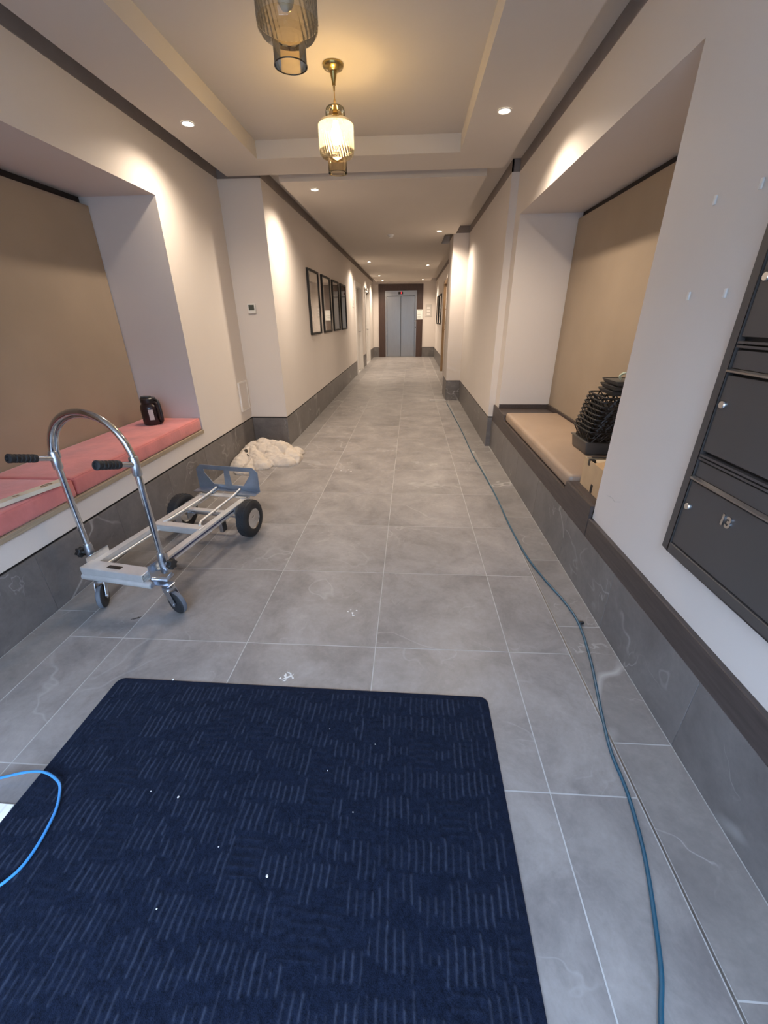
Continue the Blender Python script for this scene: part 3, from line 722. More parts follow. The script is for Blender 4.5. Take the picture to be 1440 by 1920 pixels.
# house number 13 on the bottom door
fc = bpy.data.curves.new('number', 'FONT'); fc.body = '13'; fc.size = 0.046; fc.extrude = 0.0022; fc.offset = 0.0016; fc.align_x = 'CENTER'; fc.align_y = 'CENTER'
to = bpy.data.objects.new('number_tmp', fc); COL.objects.link(to)
dg = bpy.context.evaluated_depsgraph_get(); me = bpy.data.meshes.new_from_object(to.evaluated_get(dg)); bpy.data.objects.remove(to)
me.materials.clear(); me.materials.append(M['chrome'])
no = bpy.data.objects.new('house_number', me); COL.objects.link(no); no.parent = DOOR13
R3 = Matrix(((0, 0, -1), (-1, 0, 0), (0, 1, 0)))       # text x -> -y, text y -> +z, facing -x
no.matrix_local = Matrix.Translation(Vector((MX-dep+0.002, 1.112, 0.812))-OFF[mb_.name]) @ R3.to_4x4()
no['label'] = 'chrome number thirteen'

# adhesive pads left on the wall
for y, z, lb in ((1.637, 1.682, 'upper white adhesive pad nearer the bench niche'), (1.447, 1.679, 'upper white adhesive pad nearer the mailboxes'),
                 (1.456, 1.415, 'lower white adhesive pad nearer the mailboxes'), (1.637, 1.415, 'lower white adhesive pad nearer the bench niche')):
    o = box('adhesive_pad', 'plastic_white', (MX-0.006, MX-0.0003, y-0.0055, y+0.0055, z-0.013, z+0.013), bevel=0.0015, seg=2)
    tag(o, lb, 'wall pad', 'adhesive pads left on the right wall')
sc = MB().tube(smooth_path([(MX-0.0004, 1.845, 0.580), (MX-0.0004, 1.80, 0.588), (MX-0.0004, 1.77, 0.583), (MX-0.0004, 1.72, 0.604)], 6), 0.0009, 5).build('scuff_mark', 'graphite')
tag(sc, 'faint grey scuff on the wall beside the mailboxes', 'scuff')

# ------------------------------------------------------------------ left wall fittings
tx, ty, tz = -1.637, YS, 1.458
th = thing('thermostat', (tx, ty, tz-0.047), 'small white thermostat with grey screen on the corner wall', 'thermostat')
box('body', 'plastic_white', (tx-0.042, tx+0.040, ty-0.022, ty, tz-0.047, tz+0.047), th, 0.006, 3)
box('screen', 'screen', (tx-0.030, tx+0.028, ty-0.0228, ty-0.0215, tz-0.016, tz+0.034), th)
ap = thing('access_panel', (XL, 4.436, 0.453), 'slim white access panel low on the left wall by the corner', 'access panel')
m = MB(); a0, a1, b0, b1 = 4.325, 4.548, 0.455, 0.757
m.box(XL-0.0, XL+0.016, a0, a0+0.014, b0, b1).box(XL, XL+0.016, a1-0.014, a1, b0, b1).box(XL, XL+0.016, a0+0.014, a1-0.014, b0, b0+0.014).box(XL, XL+0.016, a0+0.014, a1-0.014, b1-0.014, b1)
m.build('frame', 'white', ap, weld=False)
box('cover', 'wall', (XL, XL+0.012, a0+0.015, a1-0.015, b0+0.015, b1-0.015), ap, 0.001, 1)

def picture(name, x, sgn, y0, y1, z0, z1, label, group, art):
    p = thing(name, (x, (y0+y1)/2, z0), label, 'picture', group)
    f, d = 0.028, 0.030
    xa, xb = sorted((x, x+sgn*d))
    m = MB(); m.box(xa, xb, y0, y0+f, z0, z1).box(xa, xb, y1-f, y1, z0, z1).box(xa, xb, y0+f, y1-f, z0, z0+f).box(xa, xb, y0+f, y1-f, z1-f, z1)
    m.build('frame', 'picture_frame', p, weld=False)
    q0, q1 = sorted((x+sgn*0.004, x+sgn*0.016))
    box('mount', 'mount', (q0, q1, y0+f, y1-f, z0+f, z1-f), p)
    q0, q1 = sorted((x+sgn*0.0165, x+sgn*0.018))
    o = box('print', art, (q0, q1, y0+f+0.002, y1-f-0.002, z0+f+0.002, z1-f-0.002), p)
    return p
M['print_a'] = plain('pale_print_under_glass', (0.42, 0.38, 0.34), 0.04, var=0.12, scale=2.5, coat=1.0)
for i, (y0, lb, art) in enumerate(((6.15, 'nearest of the four black framed pictures on the left corridor wall', 'print_a'), (7.09, 'second nearest of the four black framed pictures', 'print_a'),
                                    (8.01, 'third of the four black framed pictures', 'picture_glass'), (8.93, 'farthest of the four black framed pictures, beside the side door', 'picture_glass_dark'))):
    picture('framed_picture', CL, 1, y0, y0+0.68, 1.150, 1.970, lb, 'pictures on the left corridor wall', art)
for y0, lb in ((13.35, 'nearer of two dark framed pictures on the right corridor wall'), (14.55, 'farther of two dark framed pictures on the right corridor wall, near the lift')):
    picture('framed_picture', CR, -1, y0, y0+0.80, 1.165, 1.975, lb, 'pictures on the right corridor wall', 'picture_glass')
sg = thing('door_sign', (CL, 10.93, 1.60), 'small pale sign plate before the first side door', 'sign')
box('plate', 'plastic_white', (CL, CL+0.008, 10.83, 11.03, 1.60, 1.78), sg, 0.002, 1)
for k in range(3): box('print_line', 'print', (CL+0.008, CL+0.0088, 10.87, 10.99, 1.64+0.04*k, 1.655+0.04*k), sg)

# side doors on the left
def side_door(name, y0, y1, label):
    d = thing(name, (CL-0.05, (y0+y1)/2, 0.0), label, 'door', kind='structure')
    a = 0.09
    m = MB()
    m.box(CL-0.10, CL+0.022, y0-a, y0+0.015, 0, 2.10+a).box(CL-0.10, CL+0.022, y1-0.015, y1+a, 0, 2.10+a).box(CL-0.10, CL+0.022, y0+0.015, y1-0.015, 2.085, 2.10+a)
    m.build('architrave', 'white', d, weld=False)
    box('leaf', 'white', (CL-0.115, CL-0.07, y0+0.02, y1-0.02, 0.006, 2.08), d)
    lf = MB().lathe([(0.026, 0), (0.026, 0.008)], (CL-0.07, y1-0.10, 1.02), 18, axis=(1,0,0)).build('handle_rose', 'steel', d, smooth=True)
    MB().tube([(CL-0.062, y1-0.10, 1.02), (CL-0.02, y1-0.10, 1.02), (CL-0.02, y1-0.22, 1.02)], 0.009, 10).build('lever_handle', 'steel', d, smooth=True)
    return d
side_door('door_2', 11.40, 12.62, 'white painted side door nearest, after the four pictures')
d3 = side_door('door_3', 13.80, 14.98, 'white painted side door closest to the lift')
dc = thing('door_closer', (CL+0.03, 13.76, 2.05), 'small dark door closer arm at the second side door', 'door closer')
box('body', 'plastic_white', (CL+0.0225, CL+0.085, 13.715, 13.80, 2.10, 2.16), dc, 0.004, 1)
MB().tube([(CL+0.07, 13.72, 2.11), (CL+0.125, 13.72, 2.05), (CL+0.05, 13.74, 1.99)], 0.011, 8).build('arm', 'black_plastic', dc, smooth=True)

# right-hand door with the long pull handle
dr = thing('door_4', (CR+0.05, 11.5, 0.0), 'pale door with bronze edge and long vertical pull handle on the right', 'door', kind='structure')
m = MB(); m.box(CR-0.045, CR+0.095, 10.90, 11.02, 0, 2.19).box(CR-0.045, CR+0.095, 12.03, 12.15, 0, 2.19).box(CR-0.045, CR+0.095, 11.02, 12.03, 2.12, 2.19)
m.build('frame', 'bronze', dr, weld=False)
box('leaf', 'white', (CR+0.02, CR+0.07, 11.025, 12.025, 0.006, 2.115), dr)
hx = CR-0.085
MB().tube([(hx, 11.20, 1.02), (hx, 11.20, 1.60)], 0.013, 12).build('pull_handle', 'bronze', dr, smooth=True)
for z in (1.08, 1.53): MB().tube([(hx, 11.20, z), (CR+0.02, 11.20, z)], 0.009, 10).build('handle_mount', 'bronze', dr, smooth=True)

# ------------------------------------------------------------------ lift
lf = thing('door_1', (-0.375, YE, 0), 'stainless steel lift doors in a dark walnut surround', 'lift', kind='structure')
m = MB()
m.box(-1.19, -0.95, YE-0.035, YE, 0, 2.45).box(0.20, 0.43, YE-0.035, YE, 0, 2.45).box(-0.95, 0.20, YE-0.035, YE, 2.245, 2.45)
m.build('surround', 'liftwood', lf, weld=False)
m = MB()
m.box(-0.95, -0.895, YE-0.02, YE+0.16, 0, 2.245).box(0.145, 0.20, YE-0.02, YE+0.16, 0, 2.245)
m.build('jamb', 'steel', lf, weld=False)
hd = box('header', 'steel', (-0.895, 0.145, YE+0.0, YE+0.16, 2.075, 2.245), lf)
dp = box('display', 'black_plastic', (-0.47, -0.30, YE-0.006, YE+0.0, 2.125, 2.205), lf, 0.01, 2)
fc = bpy.data.curves.new('digit', 'FONT'); fc.body = '3'; fc.size = 0.085; fc.extrude = 0.001; fc.align_x = 'CENTER'; fc.align_y = 'CENTER'
to = bpy.data.objects.new('digit_tmp', fc); COL.objects.link(to)
dg = bpy.context.evaluated_depsgraph_get(); me = bpy.data.meshes.new_from_object(to.evaluated_get(dg)); bpy.data.objects.remove(to)
me.materials.clear(); me.materials.append(M['red_led'])
no = bpy.data.objects.new('floor_digit', me); COL.objects.link(no); no.parent = dp
no.matrix_local = Matrix.Translation(Vector((-0.365, YE-0.008, 2.165))-OFF[lf.name]) @ Matrix(((1,0,0),(0,0,-1),(0,1,0))).to_4x4()
for x0, x1 in ((-0.888, -0.382), (-0.368, 0.138)):
    box('door_panel', 'steel', (x0, x1, YE+0.06, YE+0.10, 0.012, 2.062), lf, 0.002, 1)
box('door_gap', 'black_reveal', (-0.895, 0.145, YE+0.105, YE+0.12, 0.012, 2.075), lf)
box('sill', 'metal_trim', (-0.95, 0.20, YE-0.03, YE+0.16, 0.0, 0.010), lf)
nt_ = thing('paper_notice', (0.315, YE-0.036, 1.295), 'white printed notice sheet stuck on the lift surround', 'notice')
box('sheet', 'paper', (0.215, 0.425, YE-0.0375, YE-0.0355, 1.295, 1.625), nt_)
for k, z in enumerate((1.59, 1.545, 1.47, 1.44, 1.395, 1.365, 1.335)):
    box('print_line', 'print', (0.235, 0.395-0.02*(k % 3), YE-0.0382, YE-0.0374, z-0.008, z+0.004), nt_)
cp = thing('call_plate', (0.172, YE-0.02, 1.14), 'round steel call button on the lift door jamb', 'lift button')
MB().lathe([(0.034, 0), (0.034, 0.007), (0.020, 0.011), (0.0, 0.011)], (0.172, YE-0.02, 1.235), 20, axis=(0,-1,0)).build('button', 'chrome', cp, smooth=True)
box('key_switch', 'black_plastic', (0.160, 0.184, YE-0.026, YE-0.02, 1.0, 1.06), cp)
ws = thing('wall_plaque', (0.64, YE, 1.38), 'pale rectangular plaque on the wall right of the lift', 'plaque')
box('plate', 'mount', (0.53, 0.755, YE-0.012, YE, 1.38, 1.785), ws, 0.003, 1)
for k in range(3): box('print_block', 'white', (0.58, 0.70, YE-0.0135, YE-0.012, 1.44+0.10*k, 1.50+0.10*k), ws)
fs_ = MB().box(0.36, 0.655, 7.525, 7.548, 0.0003, 0.012).build('floor_strip', 'plastic_white', bevel=0.002, seg=1)
tag(fs_, 'short white plastic strip lying on the floor by the pillar', 'strip')

# ------------------------------------------------------------------ floor mat
def floor_mat():
    A = np.array([-1.196, 1.170]); B = np.array([0.325, 1.150])
    ux = (B-A)/np.linalg.norm(B-A); uy = np.array([-ux[1], ux[0]])
    W = float(np.linalg.norm(B-A)); H = 1.62; st = 0.0029
    nx, ny = int(W/st)+1, int(H/st)+1
    s = np.linspace(0, W, nx); tt = np.linspace(0, H, ny)
    S, TT = np.meshgrid(s, tt)
    m_ = 0.022
    # raised cords: short parallel ridges in staggered blocks, with cross bands between the block rows
    rng = np.random.RandomState(3); tab = rng.rand(97, 97); tab2 = rng.rand(97, 97)
    ph = 0.098
    pv = 0.0205
    g0_ = np.floor((S+0.012*np.sin(TT*17))/(pv*5)).astype(int)
    rowf = (TT-m_)/ph+tab[(g0_*11+7) % 97, 40]*1.0; row = np.floor(rowf).astype(int); fy = rowf-row
    off = tab[row % 97, 5]*pv
    cf = (S+off+0.0012*np.sin(TT*60+S*13))/pv; colm = np.floor(cf).astype(int); fx = (cf-colm-0.5)*pv
    grp = (colm//4)
    a0 = 0.02+0.40*tab[(row+grp*3) % 97, (grp*7+row) % 97]*(tab2[colm % 97, row % 97] > 0.35)
    a1 = 0.98-0.40*tab2[(row*5+grp) % 97, (grp*3) % 97]*(tab[colm % 97, (row+9) % 97] > 0.35)
    on = np.clip((fy-a0)/0.06, 0, 1)*np.clip((a1-fy)/0.06, 0, 1)
    amp = 0.35+0.65*tab2[(colm*3) % 97, (row*11) % 97]
    h = 0.0036*np.exp(-(fx/0.0026)**2)*on*amp
    # cross cords in some blocks
    cross = (tab[(grp*13) % 97, (row*17) % 97] > 0.84)
    fz = ((fy*ph/0.0215) % 1-0.5)*0.0215
    h = np.where(cross, 0.0020*np.exp(-(fz/0.0042)**2)*(0.4+0.6*tab[(row*3) % 97, grp % 97]), h)
    lf_ = np.sin(S*37+np.sin(TT*23)*1.3)*np.sin(TT*41+np.cos(S*19)*1.7)
    glint_mask = np.clip(h/0.0030, 0, 1)*np.where(cross, 0.25, 1.0)  # mask for the light painted along the ridge tops
    h += 0.0005*lf_+0.0012+rng.randn(ny, nx)*0.00050
    edge = np.minimum.reduce([S, W-S, TT, H-TT])
    h = np.where(edge < m_, 0.0005, h)
    z = 0.0040+h
    # rounded corners
    r = 0.030
    px, py = S.copy(), TT.copy()
    for cx, sx in ((r, -1), (W-r, 1)):
        for cy, sy in ((r, -1), (H-r, 1)):
            dx, dy = (px-cx)*sx, (py-cy)*sy
            mk = (dx > 0) & (dy > 0)
            mx = np.maximum(dx, dy); d = np.hypot(dx, dy)
            k = np.where(d > 1e-9, mx/np.maximum(d, 1e-9), 1)
            px = np.where(mk, cx+sx*dx*k, px); py = np.where(mk, cy+sy*dy*k, py)
    X = A[0]+ux[0]*px-uy[0]*py; Y = A[1]+ux[1]*px-uy[1]*py
    co = np.stack([X, Y, z], -1).reshape(-1, 3)
    idx = np.arange(nx*ny).reshape(ny, nx)
    quads = np.stack([idx[:-1, :-1], idx[1:, :-1], idx[1:, 1:], idx[:-1, 1:]], -1).reshape(-1, 4)
    ring = np.concatenate([idx[0, :], idx[1:, -1], idx[-1, -2::-1], idx[-2:0:-1, 0]])
    base = co[ring].copy(); base[:, 2] = 0.0004
    n0 = len(co); co = np.vstack([co, base]); k = len(ring)
    sk = np.array([[ring[i], ring[(i+1) % k], n0+(i+1) % k, n0+i] for i in range(k)])
    quads = np.vstack([quads, sk])
    org = np.array([-0.43, 0.4, 0.0]); co -= org
    me = bpy.data.meshes.new('floor_mat'); me.vertices.add(len(co)); me.vertices.foreach_set('co', co.ravel())
    me.loops.add(quads.size); me.loops.foreach_set('vertex_index', quads.ravel())
    me.polygons.add(len(quads)); me.polygons.foreach_set('loop_start', np.arange(len(quads))*4)
    me.update(calc_edges=True); me.validate()
    ca = me.color_attributes.new('ridge_glint', 'FLOAT_COLOR', 'POINT')
    cc = np.zeros((len(co), 4), dtype=np.float32); cc[:nx*ny, 0] = np.where(edge < m_, 0, glint_mask).ravel(); cc[:, 3] = 1
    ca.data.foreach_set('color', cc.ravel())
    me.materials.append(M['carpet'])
    me.polygons.foreach_set('use_smooth', np.ones(len(quads), dtype=bool))
    o = bpy.data.objects.new('floor_mat', me); COL.objects.link(o); o.location = org
    OFF[o.name] = Vector(org)
    bm_ = []
    def at_(a, b, zz): return (A[0]+ux[0]*a-uy[0]*b, A[1]+ux[1]*a-uy[1]*b, zz)
    return tag(o, 'dark navy ribbed entrance mat in the foreground', 'mat')
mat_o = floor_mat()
# crumbs lying on the mat and floor
ico = None
def crumb(x, y, z, r, label):
    bm = bmesh.new(); bmesh.ops.create_icosphere(bm, subdivisions=1, radius=r)
    for v in bm.verts: v.co *= 0.75+0.5*random.random(); v.co.z *= 0.5
    lo = min(v.co.z for v in bm.verts)
    for v in bm.verts: v.co.z -= lo
    me = bpy.data.meshes.new('plaster_crumb'); bm.to_mesh(me); bm.free(); me.materials.append(M['plaster'])
    o = bpy.data.objects.new('plaster_crumb', me); COL.objects.link(o); o.location = (x, y, z)
    return tag(o, label, 'crumb', 'plaster crumbs on the navy mat')
for x, y, r, lb in ((-0.703, 0.722, 0.004, 'white crumb on the left half of the navy mat'), (-0.36, 0.541, 0.004, 'largest white crumb near the middle of the navy mat'), (-0.962, 1.168, 0.005, 'white crumb at the far edge of the navy mat'),
                 (-0.80, 0.735, 0.002, ''), (-0.25, 0.83, 0.0022, ''), (-0.52, 0.60, 0.0022, ''), (-0.15, 0.71, 0.0022, ''), (-0.62, 0.46, 0.0022, ''), (-0.27, 0.98, 0.002, ''), (-0.10, 0.93, 0.002, '')):
    crumb(x, y, 0.0060, r, lb or 'tiny white plaster speck on the navy mat')
# plaster splashes on the tiles
def splash(name, c, specs, label, mat='plaster'):
    m = MB()
    for dx, dy, rx, ry, a in specs:
        pts = []
        n = 14
        for k in range(n):
            t_ = 2*math.pi*k/n; rr = 1+0.25*math.sin(3*t_+dx*90)+0.15*math.sin(5*t_+dy*70)
            px, py = rx*rr*math.cos(t_), ry*rr*math.sin(t_)
            pts.append((px*math.cos(a)-py*math.sin(a), px*math.sin(a)+py*math.cos(a)))
        m.prism(pts, (c[0]+dx, c[1]+dy, 0.0003), (1,0,0), (0,1,0), (0,0,1), 0.0012)
    return tag(m.build(name, mat, weld=False), label, 'splash')
splash('plaster_splash', (-0.490, 1.212), [(0, 0, .022, .004, .6), (0.010, 0.012, .016, .003, 2.2), (-0.012, 0.006, .005, .012, .3), (-0.030, -0.008, .005, .004, 0), (-0.008, -0.018, .007, .003, .5), (0.022, -0.004, .004, .004, 0), (0.0, 0.022, .010, .0025, -.3)], 'white plaster splash on the floor just beyond the mat')
splash('plaster_splash', (-0.272, 1.632), [(0, 0, .004, .008, .2), (0.018, 0.022, .004, .003, 0), (-0.025, 0.012, .004, .004, 0), (0.006, -0.018, .006, .003, 0), (-0.012, 0.026, .003, .003, 0)], 'small scatter of white plaster drops in the middle of the floor')
splash('plaster_splash', (-0.613, 3.73), [(0, 0, .010, .004, .2), (0.05, 0.02, .008, .004, 0), (-0.05, 0.03, .006, .004, 0), (0.02, 0.06, .006, .004, 0)], 'faint white plaster drops farther along beside the canvas sheet')
splash('floor_debris', (-1.360, 1.540), [(0, 0, .020, .0045, .5), (0.010, 0.006, .006, .006, .2)], 'small dark scrap on the floor by the trolley', 'leaf')

# ------------------------------------------------------------------ cables
pts = [(0.650, 7.30), (0.654, 7.06), (0.668, 6.42), (0.690, 5.42), (0.695, 4.35), (0.717, 3.752), (0.733, 3.167), (0.731, 2.635), (0.744, 2.235), (0.783, 1.976), (0.830, 1.762), (0.840, 1.598), (0.810, 1.39), (0.770, 1.216), (0.740, 1.093), (0.711, 0.946), (0.704, 0.823), (0.685, 0.704), (0.659, 0.602), (0.623, 0.495), (0.592, 0.413), (0.553, 0.341), (0.49, 0.20), (0.40, -0.1)]
cbl = MB().tube(smooth_path([(x, y, 0.0068) for x, y in pts], 8), 0.0055, 8).build('extension_cable', 'cable', smooth=True)
tag(cbl, 'long teal cable snaking down the right side of the floor', 'cable')
MB().lathe([(0.007, -0.012), (0.0085, -0.008), (0.0085, 0.008), (0.007, 0.012)], (0.852, 1.605, 0.0088), 12, axis=(1, 0.1, 0)).build('cable_clip', 'black_plastic', cbl, smooth=True)
bp_ = [(-1.52, 0.66, 0.006), (-1.40, 0.715, 0.010), (-1.31, 0.742, 0.018), (-1.234, 0.760, 0.026), (-1.171, 0.763, 0.026), (-1.112, 0.742, 0.022), (-1.084, 0.716, 0.018), (-1.055, 0.662, 0.014), (-1.038, 0.592, 0.013), (-1.035, 0.535, 0.013), (-1.047, 0.499, 0.013), (-1.075, 0.470, 0.013), (-1.16, 0.43, 0.013), (-1.26, 0.40, 0.008)]
bc = MB().tube(smooth_path(bp_, 8), 0.0042, 8).build('network_cable', 'bluecable', smooth=True)
tag(bc, 'light blue cable looping onto the left edge of the mat', 'cable')
pb = MB().prism([(-1.47, 0.680), (-1.206, 0.676), (-1.200, 0.60), (-1.20, 0.42), (-1.47, 0.44)], (0, 0, 0.0003), (1,0,0), (0,1,0), (0,0,1), 0.0035)
pbt = thing('paper_sheet', (-1.33, 0.55, 0.0003), 'pale blue-white sheet on the floor at the left edge of the mat', 'sheet')
pb.build('sheet', 'paper', pbt); box('fold_edge', 'plastic_white', (-1.232, -1.226, 0.45, 0.676, 0.0038, 0.0046), pbt)

# ------------------------------------------------------------------ canvas dust sheet
def dust_sheet():
    rolls = [((-1.60, 4.24, 0.145), (-1.36, 4.14, 0.125), 0.075), ((-1.70, 4.23, 0.105), (-1.41, 4.06, 0.10), 0.075), ((-1.40, 4.27, 0.10), (-1.235, 4.05, 0.055), 0.095),
             ((-1.655, 4.11, 0.095), (-1.50, 3.85, 0.045), 0.085), ((-1.48, 3.99, 0.055), (-1.25, 3.95, 0.045), 0.075), ((-1.735, 3.86, 0.03), (-1.71, 4.09, 0.085), 0.075),
             ((-1.66, 3.675, 0.006), (-1.535, 3.645, 0.006), 0.050), ((-1.60, 3.90, 0.03), (-1.58, 3.72, 0.005), 0.065), ((-1.44, 3.885, 0.01), (-1.24, 4.06, 0.012), 0.060),
             ((-1.28, 4.10, 0.02), (-1.26, 4.30, 0.03), 0.075), ((-1.70, 4.33, 0.08), (-1.42, 4.36, 0.07), 0.09), ((-1.55, 4.10, 0.115), (-1.47, 4.17, 0.12), 0.07)]
    st = 0.0065; x0, x1, y0, y1 = XL+0.006, -1.13, 3.57, 4.50
    nx, ny = int((x1-x0)/st)+1, int((y1-y0)/st)+1
    H = np.zeros((ny, nx)); ids = {}; vs = []; fs = []
    for j in range(ny):
        for i in range(nx):
            x, y = x0+i*st, y0+j*st
            wx = x+0.016*noise.noise(Vector((x*9, y*9, 1.7)))+0.006*noise.noise(Vector((x*27, y*27, 4.0)))
            wy = y+0.016*noise.noise(Vector((x*9, y*9, 8.7)))+0.006*noise.noise(Vector((x*27, y*27, 9.0)))
            best = -1.0; second = -1.0
            for (ax, ay, az), (bx, by, bz), r in rolls:
                dx, dy = bx-ax, by-ay; t_ = max(0, min(1, ((wx-ax)*dx+(wy-ay)*dy)/(dx*dx+dy*dy)))
                d = math.hypot(wx-ax-dx*t_, wy-ay-dy*t_); zc = az+(bz-az)*t_
                q = (d/r)
                h = zc+0.046*(1-min(q, 1)**1.3)-(0.0 if q < 1 else (q-1)*0.12)+0.0035*abs(math.sin(t_*9+d*95)) if q < 2.0 else -1
                if h > best: second = best; best = h
                elif h > second: second = h
            crease = max(0.0, 1-(best-second)/0.010) if second > 0 else 0
            fold = 1-abs(noise.noise(Vector((wx*11+wy*5, wy*13-wx*6, 2.0))))*2
            H[j, i] = best-0.012*crease+(0.011*fold+0.0015*noise.noise(Vector((x*55, y*55, 0)))) if best > 0 else -1
    for j in range(ny):
        for i in range(nx):
            if H[j, i] > 0.004:
                ids[(i, j)] = len(vs); vs.append((x0+i*st, y0+j*st, H[j, i]))
    used = {}
    for j in range(ny-1):
        for i in range(nx-1):
            k = [(i, j), (i+1, j), (i+1, j+1), (i, j+1)]
            if all(q in ids for q in k): fs.append(tuple(ids[q] for q in k))
    cnt = {}
    for f in fs:
        for a_, b_ in zip(f, f[1:]+f[:1]): cnt[(a_, b_)] = 1
    low = {}
    def lowv(i):
        if i not in low: low[i] = len(vs); vs.append((vs[i][0], vs[i][1], 0.0006))
        return low[i]
    for (a_, b_) in list(cnt):
        if (b_, a_) not in cnt: fs.append((b_, a_, lowv(a_), lowv(b_)))
    ok = set(i for f in fs for i in f); rm = {}
    nv = []
    for i, p in enumerate(vs):
        if i in ok: rm[i] = len(nv); nv.append(p)
    o = MB().add(nv, [tuple(rm[i] for i in f) for f in fs]).build('dust_sheet', 'canvas')
    for p in o.data.polygons: p.use_smooth = True
    tag(o, 'crumpled beige canvas dust sheet heaped in the corner past the trolley', 'dust sheet')
    for (px, py, pz, rx, ry) in ((-1.70, 4.02, 0.0, 0.018, 0.026), (-1.665, 3.965, 0.0, 0.010, 0.014)):
        i = int((px-x0)/st); j = int((py-y0)/st)
        m = MB(); n = 12; ring_ = []
        for k in range(n):
            a_ = 2*math.pi*k/n; qx, qy = px+rx*math.cos(a_), py+ry*math.sin(a_)
            ring_.append((qx, qy, float(H[int((qy-y0)/st), int((qx-x0)/st)])+0.003))
        c_ = (px, py, float(H[j, i])+0.004)
        m.add([c_]+ring_, [(0, 1+k, 1+(k+1) % n) for k in range(n)]).build('stain', 'stain', o)
    return o
ds = dust_sheet()

# ------------------------------------------------------------------ hand truck (platform mode)
TH = math.radians(9.5)
tu, tv, tw = Vector((math.sin(TH), math.cos(TH), 0)), Vector((math.cos(TH), -math.sin(TH), 0)), Vector((0,0,1))
TO = Vector((-1.478, 1.630, 0))
def tl(t_, s, z): return TO+tu*t_+tv*s+tw*z
tr_ = thing('hand_truck', tl(0.5, 0, 0), 'convertible aluminium hand truck with chrome loop handle and black wheels', 'trolley')
AX = (tu, tv, tw)
def tbox(name, mat, t0, t1, s0, s1, z0, z1, parent=None, bevel=0.002):
    return MB().obox(tl((t0+t1)/2, (s0+s1)/2, (z0+z1)/2), AX, ((t1-t0)/2, (s1-s0)/2, (z1-z0)/2)).build(name, mat, parent or tr_, bevel, 1, smooth=False)
for sg in (-1, 1):
    # extruded rail with a groove: two flanges and a web
    s0 = sg*0.165
    m = MB()
    for (a, b, c, d) in ((-0.020, 0.020, 0.208, 0.220), (-0.020, 0.020, 0.180, 0.190), (-0.006, 0.006, 0.190, 0.208)):
        m.obox(tl(0.51, s0+(a+b)/2, (c+d)/2), AX, (0.51, (b-a)/2, (d-c)/2))
    rl = m.build('side_rail', 'alu', tr_, weld=False)
    so = s0+sg*0.0075
    MB().obox(tl(0.53, s0+sg*0.0085, 0.199), AX, (0.47, 0.0022, 0.0085)).build('stripe', 'blue_tape', rl)
    # inner nose-extension tube
    MB().tube(smooth_path([tl(1.045, sg*0.095, 0.252), tl(0.93, sg*0.097, 0.240), tl(0.62, sg*0.105, 0.231), tl(0.56, sg*0.11, 0.229), tl(0.525, sg*0.13, 0.225)], 6), 0.0085, 10).build('extension_tube', 'cream' if False else 'alu', tr_, smooth=True)
    MB().tube([tl(0.06, sg*0.128, 0.195), tl(0.50, sg*0.128, 0.195)], 0.005, 8).build('inner_rod', 'alu', tr_, smooth=True)
tbox('front_crossbar', 'alu', -0.012, 0.060, -0.185, 0.185, 0.2205, 0.228)
tbox('front_apron', 'alu', -0.016, -0.010, -0.185, 0.185, 0.186, 0.228)
tbox('maker_plate', 'black_plastic', 0.010, 0.034, -0.045, 0.035, 0.2285, 0.2295, bevel=0)
tbox('crossbar', 'alu', 0.480, 0.535, -0.160, 0.160, 0.2205, 0.2265)
tbox('crossbar', 'alu', 0.480, 0.488, -0.145, 0.145, 0.185, 0.2205)
tbox('crossbar', 'alu', 0.750, 0.790, -0.160, 0.160, 0.196, 0.2075)
tbox('crossbar', 'alu', 0.960, 1.015, -0.180, 0.180, 0.2205, 0.2265)
for sg in (-1, 1):
    tbox('slide_rail', 'steelplate', 0.08, 0.47, sg*0.150-0.008, sg*0.150+0.008, 0.176, 0.180)
MB().tube([tl(0.0, -0.195, 0.166), tl(0.0, 0.215, 0.166)], 0.018, 14).build('lower_tube', 'alu', tr_, smooth=True)
MB().lathe([(0.0135, 0), (0.0135, 0.004), (0.006, 0.005)], tl(0.0, 0.215, 0.166), 18, axis=tv).build('tube_plug', 'zinc', tr_, smooth=True)
# handle brackets, sockets, loop
HT = 0.095
for sg in (-1, 1):
    tbox('handle_bracket', 'zinc', 0.03, 0.17, sg*0.187-0.002 if sg > 0 else -0.1895, sg*0.187+0.0025 if sg > 0 else -0.1845, 0.165, 0.252, bevel=0)
    tbox('handle_bracket', 'zinc', 0.070, 0.120, min(sg*0.190, sg*0.212), max(sg*0.190, sg*0.212), 0.205, 0.211, bevel=0)
    MB().lathe([(0.019, 0.185), (0.021, 0.19), (0.021, 0.285), (0.0175, 0.30)], tl(HT, sg*0.225, 0), 20).build('handle_socket', 'zinc', tr_, smooth=True)
    # star knob
    kc = tl(HT-0.005, sg*0.246, 0.245)
    MB().tube([tl(HT-0.005, sg*0.24, 0.245), tl(HT-0.005, sg*0.268, 0.245)], 0.006, 8).build('knob_bolt', 'zinc', tr_, smooth=True)
    poly = []
    for k in range(36):
        a = 2*math.pi*k/36; rr = 0.026+0.0045*math.cos(6*a); poly.append((rr*math.cos(a), rr*math.sin(a)))
    MB().prism(poly, tl(HT-0.005, sg*0.266, 0.245), tu, tw, tv*sg, 0.026).build('star_knob', 'black_plastic', tr_, 0.003, 1, smooth=True)
path = [tl(HT, -0.225, 0.20), tl(HT, -0.225, 0.50), tl(HT, -0.225, 0.775)]
for k in range(1, 24):
    a = math.pi-math.pi*k/24; path.append(tl(HT, 0.225*math.cos(a), 0.775+0.222*math.sin(a)))
path += [tl(HT, 0.225, 0.775), tl(HT, 0.225, 0.50), tl(HT, 0.225, 0.20)]
